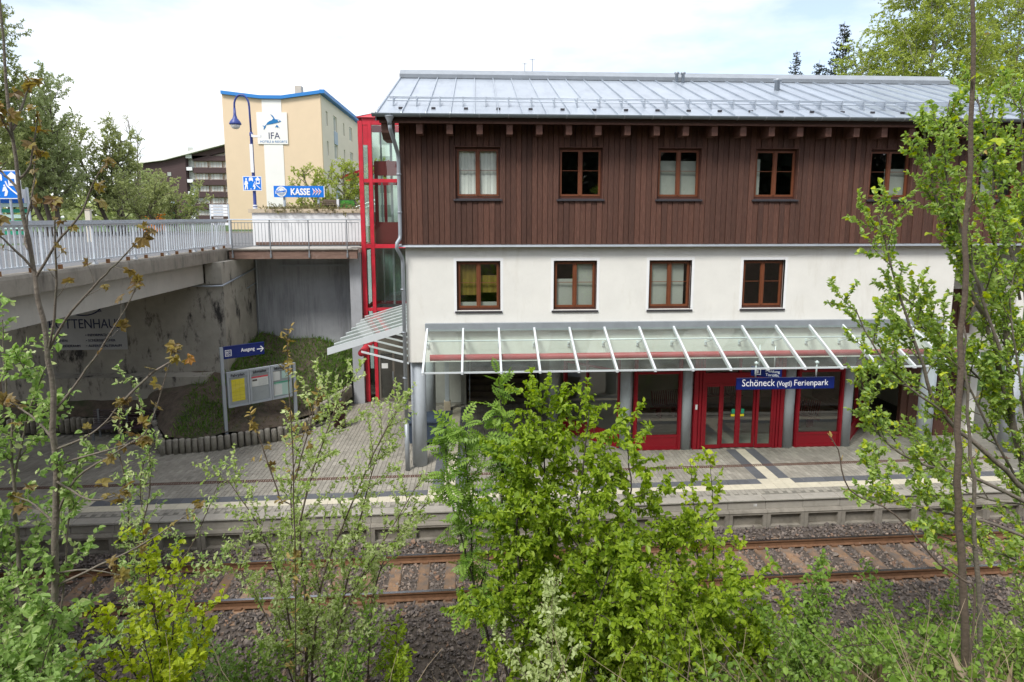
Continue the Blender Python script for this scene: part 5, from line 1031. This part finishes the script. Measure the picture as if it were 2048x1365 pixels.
# ---- second, sparser willow between it and the left trunks
P_ = Plant(14)
lv = [dict(every=.20, len=.62, ang=.6, r=.007, start=.25, leaf=.06, per=3, wob=.12, up=.06, k=4), dict(every=.18, len=.28, ang=.7, r=.003, start=.2, leaf=.045, per=3, k=3, seg=3)]
for pts, Y, r0 in (([(262, 1420), (258, 1150), (255, 1000), (238, 900), (240, 830)], 8.8, .018), ([(262, 1420), (270, 1130), (300, 980), (290, 850), (262, 760)], 8.8, .014), ([(300, 1420), (330, 1180), (390, 1080), (440, 960)], 8.6, .016), ([(310, 1420), (380, 1200), (440, 1120), (520, 1060)], 8.4, .015), ([(300, 1420), (300, 1150), (280, 960), (320, 870)], 8.7, .012)):
    P_.stem(ap(pts, Y), r0, .004, lv)
finish(P_, 'willow_sapling', 'thin pale willow sapling in front of the cream platform line', 'sapling', at(280, 1420, 8.7), 'bark_brown', [('leaf_pale', 'narrow', .055, .5, .05), ('leaf_left', 'narrow', .055, .5, .05)])

# ---- yellow-green birch bush, bottom left
P_ = Plant(15)
lv = [dict(every=.11, len=.42, ang=.75, r=.006, start=.12, leaf=.032, per=2, wob=.15, up=.04, k=3), dict(every=.07, len=.22, ang=.7, r=.003, start=.2, leaf=.04, per=2, k=3, seg=3)]
for pts, Y, r0 in (([(325, 1430), (322, 1300), (300, 1180), (285, 1060)], 6.2, .015), ([(330, 1430), (345, 1280), (350, 1180), (345, 1120)], 6.2, .012), ([(310, 1430), (260, 1330), (215, 1260), (185, 1225)], 6.1, .012), ([(300, 1430), (220, 1370), (150, 1310)], 6.0, .01), ([(340, 1430), (390, 1320), (410, 1220)], 6.3, .01), ([(320, 1430), (300, 1330), (280, 1250)], 5.9, .01), ([(300, 1440), (340, 1370), (380, 1330)], 5.9, .008)):
    P_.stem(ap(pts, Y), r0, .003, lv)
finish(P_, 'young_birch_bush', 'bright yellow-green young birch bush at the lower left', 'bush', at(320, 1430, 6.1), 'bark_dark', [('leaf_yellow', 'round', .048, 1.0, .3)])

# ---- small birch sapling right of the centre bush
P_ = Plant(16)
lv = [dict(every=.13, len=.38, ang=.65, r=.005, start=.15, leaf=.045, per=2, wob=.14, up=.05, k=3), dict(every=.11, len=.18, ang=.7, r=.003, start=.2, leaf=.04, per=2, k=3, seg=3)]
for pts, Y, r0 in (([(1405, 1420), (1400, 1200), (1392, 1060), (1380, 920)], 7.8, .012), ([(1415, 1420), (1425, 1180), (1425, 1020), (1420, 925)], 7.9, .012), ([(1395, 1420), (1360, 1200), (1350, 1060)], 7.7, .010), ([(1420, 1420), (1450, 1200), (1470, 1080)], 7.8, .010)):
    P_.stem(ap(pts, Y), r0, .003, lv)
finish(P_, 'birch_sapling', 'small yellow-green birch sapling right of the dense bush', 'sapling', at(1405, 1420, 7.8), 'bark_dark', [('leaf_beech', 'round', .066, .7, .6), ('leaf_yellow', 'round', .06, .3, .6)])

# ---- maple sapling with few bronze leaves, far left
P_ = Plant(17)
main = ap([(96, 1430), (104, 1276), (113, 1031), (108, 860), (100, 720), (70, 560), (42, 400), (20, 230), (2, 40), (-4, -60)], 5.6)
P_.stem(main, .038, .006, [], k=9)
Bm = [[(112, 1040), (150, 960), (240, 900), (300, 850), (345, 700)], [(104, 830), (150, 770), (200, 700), (262, 600), (275, 560)], [(98, 700), (130, 640), (200, 560), (240, 520), (300, 460)], [(70, 560), (110, 490), (160, 430), (185, 370), (215, 320)], [(60, 500), (50, 480), (65, 380), (72, 300)], [(68, 540), (20, 490), (-30, 450)], [(36, 360), (60, 330), (75, 230)], [(25, 260), (50, 200), (62, 165)], [(26, 280), (-10, 210)], [(110, 900), (160, 880), (205, 850), (250, 800)], [(113, 1060), (70, 1010), (20, 990)], [(100, 1180), (200, 1130), (300, 1080), (400, 1010)], [(40, 390), (10, 350), (-20, 330)], [(108, 880), (60, 830), (10, 800)], [(95, 720), (112, 600), (110, 470), (113, 400)], [(104, 1150), (170, 1140), (240, 1150)], [(250, 800), (305, 745), (345, 720), (350, 690)], [(110, 960), (180, 1000), (250, 985)], [(111, 930), (200, 905), (290, 880)]]
for i, b in enumerate(Bm):
    Y = 5.6+(.35*math.sin(i*2.1)); q = [at(*b[0], 5.6)]+[at(x, y, 5.6+(Y-5.6)*(k+1)/len(b)) for k, (x, y) in enumerate(b[1:])]
    P_.stem(q, .013, .004, [dict(every=.20, len=.24, ang=.75, r=.005, start=.4, k=4, seg=3, up=.1, leaf=.2, per=1, lstart=.9)], k=5)
    for e in range(4): P_.L.append((q[-1], unit(P_.r.normal(0, .7, 3)+np.array([.2, -.1, -.2]))))
    for f_ in (.5, .75, .9): p = q[-2]*(1-f_)+q[-1]*f_; P_.L.append((p, unit(P_.r.normal(0, .7, 3))))
finish(P_, 'maple_sapling', 'tall maple sapling with sparse bronze leaves at the far left', 'sapling', at(96, 1430, 5.6), 'bark_grey', [('leaf_maple', 'maple', .062, .94, .7), ('leaf_bud', 'narrow', .05, .06, .2)])

# ---- broad-leaved sallow along the left edge
P_ = Plant(18)
lv = [dict(every=.22, len=.7, ang=.75, r=.009, start=.15, leaf=.035, per=4, wob=.12, up=.08, k=4), dict(every=.075, len=.34, ang=.7, r=.004, start=.2, leaf=.05, per=3, k=3, seg=3)]
for pts, Y, r0 in (([(60, 1430), (48, 1280), (35, 1100), (28, 960), (15, 800), (5, 640)], 5.9, .035), ([(60, 1430), (110, 1300), (130, 1150), (140, 1010), (160, 900)], 5.7, .014), ([(40, 1430), (-20, 1250), (-30, 1000)], 5.8, .02), ([(50, 1430), (60, 1330), (90, 1280), (110, 1230)], 5.3, .012), ([(60, 1450), (80, 1390), (130, 1350)], 5.1, .010), ([(28, 960), (60, 820), (110, 700)], 5.9, .012), ([(20, 1440), (0, 1350), (-20, 1300)], 5.2, .01)):
    P_.stem(ap(pts, Y), r0, .004, lv)
finish(P_, 'sallow_tree', 'leafy grey-stemmed sallow along the left edge', 'tree', at(60, 1430, 5.9), 'bark_grey', [('leaf_left', 'oval', .055, .75, .25), ('leaf_pale', 'oval', .05, .25, .2)])

# ---- right foreground: straight young maple stems and a many-branched willow
P_ = Plant(19)
P_.stem(ap([(1938, 1440), (1925, 1200), (1915, 1000), (1916, 860), (1928, 600), (1940, 330), (1948, 0), (1952, -80)], 5.9), .044, .014, [dict(every=.5, len=.5, ang=.8, r=.008, start=.25, k=4, wob=.15, leaf=.3, lstart=.6)], k=9)
finish(P_, 'straight_maple', 'tall straight brown maple stem in the right foreground', 'sapling', at(1938, 1440, 5.9), 'bark_brown', [('leaf_bud', 'narrow', .05, .5, .2), ('leaf_yellow', 'maple', .06, .5, .5)])
P_ = Plant(20)
P_.stem(ap([(1965, 1440), (1958, 1200), (1945, 1000), (1938, 830), (1925, 640)], 6.3), .034, .01, [dict(every=.4, len=.4, ang=.8, r=.007, start=.4, k=4, wob=.15, leaf=.25, lstart=.6)], k=8)
finish(P_, 'slim_maple', 'slimmer second stem beside the straight maple at the right', 'sapling', at(1965, 1440, 6.3), 'bark_grey', [('leaf_bud', 'narrow', .05, .6, .2), ('leaf_yellow', 'maple', .06, .4, .5)])
P_ = Plant(21)
lv = [dict(every=.22, len=.95, ang=.55, r=.012, start=.22, leaf=.05, per=3, wob=.10, up=.10, k=4, taper=.5), dict(every=.095, len=.38, ang=.65, r=.005, start=.2, leaf=.026, per=4, k=3, seg=3, up=.1)]
lv2 = [dict(every=.17, len=.85, ang=.6, r=.010, start=.3, leaf=.05, per=3, wob=.10, up=.10, k=4, taper=.5), dict(every=.095, len=.34, ang=.65, r=.005, start=.2, leaf=.026, per=4, k=3, seg=3, up=.1)]
for pts, Y, r0, l_ in (([(2120, 1240), (2060, 1010), (2025, 850), (1990, 700), (1950, 600), (1900, 470), (1868, 380), (1850, 260)], 7.2, .055, lv), ([(2050, 980), (1965, 900), (1880, 820), (1835, 700), (1790, 560), (1755, 430)], 7.0, .035, lv2), ([(2025, 860), (2010, 640), (1985, 470), (1990, 320), (1985, 230)], 7.4, .035, lv), ([(2090, 1100), (2075, 800), (2050, 560), (2045, 350), (2040, 200)], 7.6, .04, lv), ([(2060, 1010), (1960, 960), (1850, 930), (1760, 870), (1720, 760)], 6.8, .026, lv2), ([(2080, 1090), (1990, 1050), (1900, 1030), (1800, 1000), (1730, 960)], 6.6, .022, lv2), ([(1880, 820), (1800, 760), (1740, 680), (1712, 620)], 6.9, .015, lv2), ([(2000, 700), (1940, 520), (1890, 330), (1900, 200)], 7.0, .02, lv), ([(2030, 870), (1960, 760), (1890, 700), (1830, 640)], 7.5, .018, lv), ([(2070, 1020), (1990, 880), (1930, 760), (1860, 640), (1800, 590)], 7.3, .018, lv2), ([(2040, 600), (2000, 400), (1965, 250), (1955, 190)], 7.5, .018, lv), ([(2060, 900), (2040, 760), (2020, 600), (2050, 480)], 7.0, .016, lv), ([(2060, 1010), (1980, 1000), (1890, 960), (1840, 880)], 7.4, .014, lv2), ([(2110, 1200), (2030, 1120), (1930, 1090), (1850, 1060)], 6.9, .014, lv2)):
    P_.stem(ap(pts, Y), r0, .006, l_)
finish(P_, 'goat_willow', 'spreading bright green willow filling the right edge', 'tree', at(2120, 1240, 7.2), 'bark_grey', [('leaf_willow', 'oval', .046, .74, .10), ('leaf_yellow', 'round', .048, .12, .3), ('leaf_left', 'oval', .046, .14, .1)])
# ---- bare budding twigs
P_ = Plant(22); P_.stem(ap([(1880, 1130), (1790, 1030), (1700, 980), (1675, 900), (1658, 872)], 5.2), .010, .004, [dict(every=.3, len=.12, ang=.8, r=.003, start=.3, k=3, seg=3, leaf=.2)], k=5)
P_.L += [(at(1658, 872, 5.2), unit(np.array([0, 0, 1.])+P_.r.normal(0, .3, 3))) for _ in range(5)]
P_.stem(ap([(1950, 1200), (1925, 1160), (1880, 1130)], 5.3), .012, .009, [])
finish(P_, 'budding_twig', 'bare twig with pinkish bud in front of the platform edge', 'twig', at(1950, 1200, 5.3), 'bark_brown', [('leaf_bud', 'narrow', .035, 1.0, 0)])
P_ = Plant(23)
for pts, Y in (([(590, 1100), (585, 900), (578, 780), (574, 660)], 7.6), ([(560, 1000), (520, 880), (500, 830), (455, 880)][:3], 7.7), ([(590, 960), (620, 850), (640, 780)], 7.5), ([(592, 1400), (591, 1250), (590, 1100)], 7.6), ([(585, 1010), (560, 1000)], 7.65)):
    o_ = P_.stem(ap(pts, Y), .010, .005, [dict(every=.16, len=.24, ang=.8, r=.004, start=.3, k=3, seg=3, leaf=.12, per=2, lstart=.5)], k=5); P_.leafpts(o_, .06, .8, 2)
finish(P_, 'budding_maple', 'thin upright maple sapling just opening yellow buds by the display case', 'sapling', at(592, 1400, 7.6), 'bark_brown', [('leaf_bud', 'narrow', .065, .75, .1), ('leaf_maple', 'maple', .06, .25, .8)])

# ---- low shrubs on the near bank
def lowshrub(name, label, px_, py_, Y, top, wid, seed, leaf, size, n_=7, kind='oval', bark='bark_brown', per=2, sp=.05, group='low shrubs on the near bank'):
    P_ = Plant(seed); b_ = at(px_, py_, Y); b_[2] = float(bankz(b_[0], Y-TS*b_[0]))-.05; h_ = at(px_, top, Y)[2]-b_[2]
    for k in range(n_):
        a = P_.r.uniform(-1, 1); q = [b_+P_.r.normal(0, .06, 3)*np.array([1, 1, 0]), b_+np.array([a*wid*.35, P_.r.normal(0, .2), h_*.45]), b_+np.array([a*wid, P_.r.normal(0, .35), h_*P_.r.uniform(.62, 1.0)*(1-.25*abs(a))])]
        P_.stem(q, .011, .003, [dict(every=.11, len=.42, ang=.8, r=.005, start=.12, leaf=sp, per=per, wob=.15, up=.05, k=3, seg=4), dict(every=.10, len=.16, ang=.8, r=.003, start=.2, leaf=sp*.8, per=per, k=3, seg=3)], k=5)
    return finish(P_, name, label, 'shrub', b_, bark, leaf if isinstance(leaf, list) else [(leaf, kind, size, 1.0, .3)], group)
for i_, (px_, py_, Y, top, wid, leaf, size, n_, lb_) in enumerate((
    (1590, 1330, 8.2, 1035, .55, 'leaf_rowan', .055, 6, 'slender fresh green shrub standing before the near rail right of centre'),
    (1500, 1365, 7.4, 1130, .7, 'leaf_beech', .06, 8, 'bright green low shrub right of the small birch sapling'),
    (1720, 1365, 7.6, 1120, .8, 'leaf_under', .05, 4, 'mid green low shrub below the station sign end of the track'),
    (1850, 1365, 7.8, 1150, .7, 'leaf_under', .05, 4, 'leafy low shrub left of the straight maple stem'),
    (2010, 1365, 7.0, 1110, .7, 'leaf_willow', .05, 5, 'pale green low shrub in the lower right corner'),
    (1640, 1390, 6.4, 1200, .7, 'leaf_under', .05, 6, 'dark green low shrub at the bottom edge right of centre'),
    (1850, 1400, 6.0, 1260, .8, 'leaf_rowan', .05, 5, 'low shrub at the bottom edge beneath the straight maple'),
    (800, 1380, 8.6, 1215, .35, 'leaf_beech', .055, 4, 'small isolated green shrub on the gravel left of the rowan'),
    (1080, 1390, 6.6, 1150, .5, 'leaf_pale', .05, 5, 'grey-green shrub in front of the dense bush'),
    (520, 1400, 7.6, 1240, .5, 'leaf_under', .05, 6, 'low green shrub at the foot of the pale willow'),
    (60, 1400, 5.0, 1210, .6, 'leaf_left', .05, 9, 'leafy low shrub in the lower left corner'),
    (420, 1400, 7.0, 1180, .5, 'leaf_left', .045, 6, 'thin green shrub right of the yellow birch bush'),
    (690, 1400, 7.8, 1260, .5, 'leaf_rowan', .05, 6, 'low green shrub right of the pale willow stems'),
    (1330, 1400, 6.4, 1130, .7, 'leaf_beech', .055, 9, 'bright low shrub in front of the dense bush at its right side'))):
    lowshrub('low_shrub', lb_, px_, py_, Y, top, wid, 300+i_, leaf, size, n_)

# ---- undergrowth of the bank (stuff): forbs, brambles, dry stalks
def scatter(n, seed, f):
    r = np.random.default_rng(seed); out_ = []
    while len(out_) < n:
        x = r.uniform(-7.5, 9.5); y = r.uniform(4.2, 10.3)
        if r.random() < f(x, y): out_.append((x, y))
    return r, out_
def dens(x, y):
    base = .30 if -4 < x < 1.0 else .5
    if x > 1.0: base = (.55 if y < 9.3 else .3)*(.35+.65*(math.sin(x*2.3+1)*math.sin(y*2.9+x) > -.2))
    if y > 9.7: base *= .35
    return base
P_ = Plant(30); r, spots = scatter(760, 30, dens)
for x, y in spots:
    z = float(bankz(x, y-TS*x)); h = r.uniform(.15, .75)*(1.5 if x > 1.6 else 1.1)*(.6 if y > 9.3 else 1); lean = r.normal(0, .25, 3); lean[2] = 1
    q = P_.path((x, y, z-.03), lean, h, 4, .14, .05); P_.tube(q, np.linspace(.006, .002, 5), 3)
    P_.branch(q, .006, [dict(every=.09, len=.2, ang=.9, r=.003, start=.2, leaf=.05, per=1, k=3, seg=3)]); P_.leafpts(q, .05, .3, 2)
V, F, T = P_.leaves('oval', .054, .35, .5)
ug = fill_mesh('undergrowth', V, F, 'leaf_under', None, T, kind='stuff', label='green leafy undergrowth covering the near bank', category='undergrowth'); fill_mesh('stalks', np.concatenate(P_.V), np.concatenate(P_.F), 'bark_brown', ug, smooth=True, kind='stuff')
P_ = Plant(31); r, spots = scatter(1150, 31, lambda x, y: dens(x, y)*(1 if x > 1.5 else .35))
for x, y in spots:
    z = float(bankz(x, y-TS*x)); h = r.uniform(.3, 1.4); lean = r.normal(0, .75, 3); lean[2] = .8+abs(lean[2])*.5; q = P_.path((x, y, z-.03), lean, h, 5, .10, -.09); P_.tube(q, np.linspace(.006, .002, 6), 3)
fill_mesh('dry_stalks', np.concatenate(P_.V), np.concatenate(P_.F), 'straw', None, smooth=True, kind='stuff', label='pale dry stalks and bramble canes on the near bank', category='dry stalks')
# short grass and dry grass on bank and slope
def blades(name, pts, m_, size, label, cat, seed, lean=.5, kind='blade'):
    P_ = Plant(seed); d_ = P_.r.normal(0, lean, (len(pts), 3))+np.array([0, 0, 1.]); P_.L = [(np.asarray(pts), d_/np.linalg.norm(d_, axis=1)[:, None])]; V, F, T = P_.leaves(kind, size, 0); return fill_mesh(name, V, F, m_, None, T, kind='stuff', label=label, category=cat)
r = np.random.default_rng(40); bx = r.uniform(-8, 10, 16000); by = r.uniform(4, 10.1, 16000); ok = r.random(16000) < np.array([dens(a, b) for a, b in zip(bx, by)]); bx, by = bx[ok], by[ok]
bz = bankz(bx, by-TS*bx); pts = np.stack([bx, by, bz-.02], -1); hf = r.random(len(pts)) < .5
blades('bank_grass', pts[hf], 'leaf_grass', .24, 'green grass tufts on the near bank', 'grass', 41, .45); blades('dry_grass', pts[~hf], 'leaf_dry', .34, 'straw-coloured dead grass on the near bank', 'dry grass', 42, .8)
def slope_pts(n, seed, test):
    r = np.random.default_rng(seed); out_ = []
    for _ in range(n):
        u, v_ = r.uniform(0, nu-1e-3), r.uniform(0, nv-1e-3); i, j = int(u), int(v_); a, b = u-i, v_-j
        p = SLP[i, j]*(1-a)*(1-b)+SLP[i+1, j]*a*(1-b)+SLP[i, j+1]*(1-a)*b+SLP[i+1, j+1]*a*b
        if test(p, r): out_.append(p-np.array([0, 0, .02]))
    return np.array(out_)
gp1 = slope_pts(26000, 43, lambda p, r: (p[0] > -8.9 and p[1] > 21.2 and r.random() < .85) or (-9.4 < p[0] < -8.0 and p[1] < 20.6 and r.random() < .8) or (-9.6 < p[0] < -8.6 and p[1] < 21.6 and r.random() < .25))
blades('slope_grass', gp1, 'leaf_grass', .16, 'green grass on the earth slope below the grey wall', 'grass', 44, .5)
gp2 = slope_pts(16000, 45, lambda p, r: p[0] > -8.1 and p[1] < 22.3); blades('slope_moss', gp2, 'leaf_moss', .10, 'olive-brown moss on the earth slope around the display case', 'moss', 46, .9)
# heath plants hanging over the planter coping
P_ = Plant(50); r = P_.r
for _ in range(520):
    x = r.uniform(-8.6, -4.8); y = r.uniform(25.95, 27.6); q = P_.path((x, y, 7.40), (r.normal(0, .6), -.5+r.normal(0, .5), .8), r.uniform(.2, .5), 4, .2, -.18); P_.tube(q, np.linspace(.006, .002, 5), 3); P_.leafpts(q, .025, .1, 2)
V, F, T = P_.leaves('tiny', .05, .3); hp = wthing('heather_planting', 'olive-brown heather spilling over the sandstone coping', 'plant', (-6.8, 26.6, 7.4)); fill_mesh('foliage', V, F, 'leaf_heath', hp, T); fill_mesh('stems', np.concatenate(P_.V), np.concatenate(P_.F), 'bark_brown', hp)

# ---- background trees
def bgtree(name, label, cat, base, H, spread, seed, leaf, size, dense=1.0, bark='branch_far', lean=0.0, droop=.3, weep=.0, r0=.16, stems=1, group=None, upw=.10):
    P_ = Plant(seed); base = np.array(base, float)
    for k in range(stems):
        tip = base+np.array([P_.r.normal(0, spread*.25)+lean+(k-(stems-1)/2)*spread*.4, P_.r.normal(0, .5), H*P_.r.uniform(.85, 1)]); mid = base*.5+tip*.5+np.array([P_.r.normal(0, .3), 0, 0])
        P_.stem([base+np.array([k*.3, 0, -.1]), base*.75+tip*.25+np.array([P_.r.normal(0, .2), 0, 0]), mid, tip], r0, .02, [dict(every=.30/dense, len=spread, ang=.85, r=.05, start=.18, wob=.13, up=upw, k=4, taper=.62), dict(every=.22/dense, len=spread*.42, ang=.75, r=.018, start=.2, wob=.18, up=.04-weep, k=3, seg=5, leaf=.09/dense, per=3, lstart=.1), dict(every=.26/dense, len=spread*.17, ang=.7, r=.006, start=.3, wob=.2, up=-weep, k=3, seg=3, leaf=.07/dense, per=4)])
    return finish(P_, name, label, cat, base, bark, [(leaf, 'tiny', size, 1.0, droop)], group)
G_ = 'trees beyond the bridge'
bgtree('alder_tree', 'tallest leafy tree at the left edge behind the bridge', 'tree', (-26.8, 36, 6), 15.6, 4.8, 60, 'leaf_bgdeep', .115, 1.0, group=G_, upw=.16, lean=1.6)
bgtree('willow_tree', 'bushy grey-green tree second from the left edge behind the bridge', 'tree', (-26.2, 40, 6), 9.4, 3.2, 61, 'leaf_bgpale', .12, 1.0, group=G_, stems=3)
bgtree('alder_tree', 'low dense olive tree in the middle of the row behind the bridge', 'tree', (-24.6, 44, 6), 7.2, 3.0, 62, 'leaf_bgdeep', .12, .95, stems=3, group=G_)
bgtree('bare_alder', 'nearly bare slender tree right of the leafy row behind the bridge', 'tree', (-26.2, 50, 6), 8.6, 2.0, 63, 'leaf_bgpale', .055, .72, group=G_, r0=.11, upw=.22, stems=2)
bgtree('sallow_shrub', 'rounded pale green tree in front of the brown hotel', 'tree', (-36.2, 72, 6), 7.0, 2.5, 64, 'leaf_bgpale', .16, 1.1, group=G_)
bgtree('hedge_shrub', 'dark green low shrub mass at the left behind the bridge', 'shrub', (-29.5, 42, 6), 6.0, 4.0, 65, 'leaf_bgdeep', .13, .8, stems=3, group=G_)
for k_, (bx_, by_, h_, sp_, lb_) in enumerate(((-20.5, 41, 3.6, 2.6, 'low olive shrub behind the middle of the bridge railing'), (-24.0, 52, 3.4, 2.6, 'low shrub below the nearly bare tree'), (-33.5, 44, 6.5, 4.0, 'shrub at the left picture edge below the tallest tree'), (-31.5, 62, 3.6, 2.6, 'low pale shrub left of the park lamp'))):
    bgtree('hedge_shrub', lb_, 'shrub', (bx_, by_, 6), h_, sp_, 660+k_, ('leaf_bgdeep', 'leaf_bgdeep', 'leaf_bgdeep', 'leaf_bgpale')[k_], .13, .85, stems=3, group=G_, r0=.07)
bgtree('young_maple', 'bright green small tree beside the orange container', 'tree', (-24.3, 55, 6), 3.6, 1.5, 66, 'leaf_grass', .13, 1.0, group=G_, r0=.06)
bgtree('budding_tree', 'yellow-green budding tree behind the ticket office sign', 'tree', (-7.4, 33, 6), 3.7, 2.0, 67, 'leaf_birch', .085, 1.25, r0=.05, stems=4)
bgtree('bare_sapling', 'thin bare sapling in front of the brown hotel windows', 'tree', (-27.0, 68, 6), 6.0, 1.6, 68, 'leaf_dry', .05, .6, r0=.06, upw=.2)
G2 = 'trees behind the station roof'
bgtree('weeping_birch', 'tall birch with hanging twigs behind the right end of the roof', 'tree', (26.4, 36, 6), 19.5, 7.0, 70, 'leaf_birch', .105, .88, 'bark_birch', droop=.8, weep=.16, group=G2, upw=.20)
bgtree('weeping_birch', 'birch at the right picture edge behind the roof', 'tree', (33.4, 38, 6), 19.5, 6.8, 71, 'leaf_birch', .105, .86, 'bark_birch', droop=.8, weep=.16, group=G2, upw=.20)
bgtree('weeping_birch', 'shorter leafy birch right of the spruces behind the roof', 'tree', (25.2, 39, 6), 12.4, 4.4, 72, 'leaf_birch', .105, 1.0, 'bark_birch', droop=.6, weep=.12, group=G2)
def spruce(label, base, H, R, seed, group=None):
    P_ = Plant(seed); base = np.array(base, float); P_.tube([base, base+np.array([0, 0, H])], [.14, .01], 6); z = H*.12
    while z < H*.985:
        f = 1-z/H; m = int(7+4*f)
        for k in range(m):
            a = P_.r.uniform(0, 6.28); L = R*(f**.85)*P_.r.uniform(.6, 1.1)+.12; q = P_.path(base+np.array([0, 0, z+P_.r.uniform(-.1, .1)]), (math.cos(a), math.sin(a), .15-.35*f), L, 5, .06, .05); P_.tube(q, np.linspace(.018, .005, 6), 3)
            P_.leafpts(q, .10, .1, 2, .7)
            for b in range(int(L*4)):
                t = P_.r.uniform(.2, 1); i = min(int(t*5), 4); p = q[i]+(q[i+1]-q[i])*(t*5-i); q2 = P_.path(p, unit(q[-1]-q[0])+P_.r.normal(0, .6, 3)*np.array([1, 1, .3]), .35*L*P_.r.uniform(.4, 1), 3, .08, 0); P_.leafpts(q2, .11, .05, 2, .7)
        z += .26+.14*f
    return finish(P_, 'spruce_tree', label, 'tree', base, 'bark_brown', [('leaf_conifer', 'tiny', .13, 1.0, .2)], group)
spruce('larger dark spruce tip left of the birches behind the roof', (26.3, 45, 6), 15.0, 3.6, 73, G2); spruce('small lone spruce tip above the roof ridge', (28.0, 55, 6), 15.6, 2.4, 74, G2); spruce('lower spruce just left of the larger spruce behind the roof', (25.2, 46, 6), 12.6, 3.0, 75, G2)

r = np.random.default_rng(90); n_ = 9000; x = r.uniform(-190, 70, n_); y = r.uniform(135, 170, n_); P_ = Plant(91)
V = np.stack([x, y, 6+r.random(n_)**.8*(6.5+2.5*np.sin(x*.21)+1.5*np.sin(x*.57+1))], -1); d_ = r.normal(size=(n_, 3)); P_.L = [(V, d_/np.linalg.norm(d_, axis=1)[:, None])]
Vv, F, T = P_.leaves('tiny', 1.9, .1); fill_mesh('far_wood', Vv, F, 'leaf_bgdeep', None, T, kind='stuff', label='far line of woodland behind the hotels', category='wood')
# ---- spruce wood on the hillside behind the viewer: one mass, seen only mirrored in the windows
r = np.random.default_rng(80); V = []; n0 = 0
for _ in range(120):
    x = r.uniform(-45, 50); y = r.uniform(-40, -11); z = float(bankz(x, y)); H = r.uniform(9, 16)
    if -20 < x < -7.5: continue
    m = 420; h = r.random(m)**1.3; a = r.uniform(0, 6.28, m); rad_ = (1-h)*H*.2+.1; rr = rad_*np.sqrt(r.random(m))
    V.append(np.stack([x+rr*np.cos(a), y+rr*np.sin(a), z+.6+h*(H-.6)], -1))
V = np.concatenate(V); P_ = Plant(81); q_ = r.normal(size=(len(V), 3)); q_[:, 2] = -.5; P_.L = [(V, q_/np.linalg.norm(q_, axis=1)[:, None])]
Vv, F, T = P_.leaves('tiny', .95, .1); fill_mesh('wood', Vv, F, 'leaf_conifer', None, T, kind='stuff', label='dark spruce wood on the hillside facing the station', category='wood')
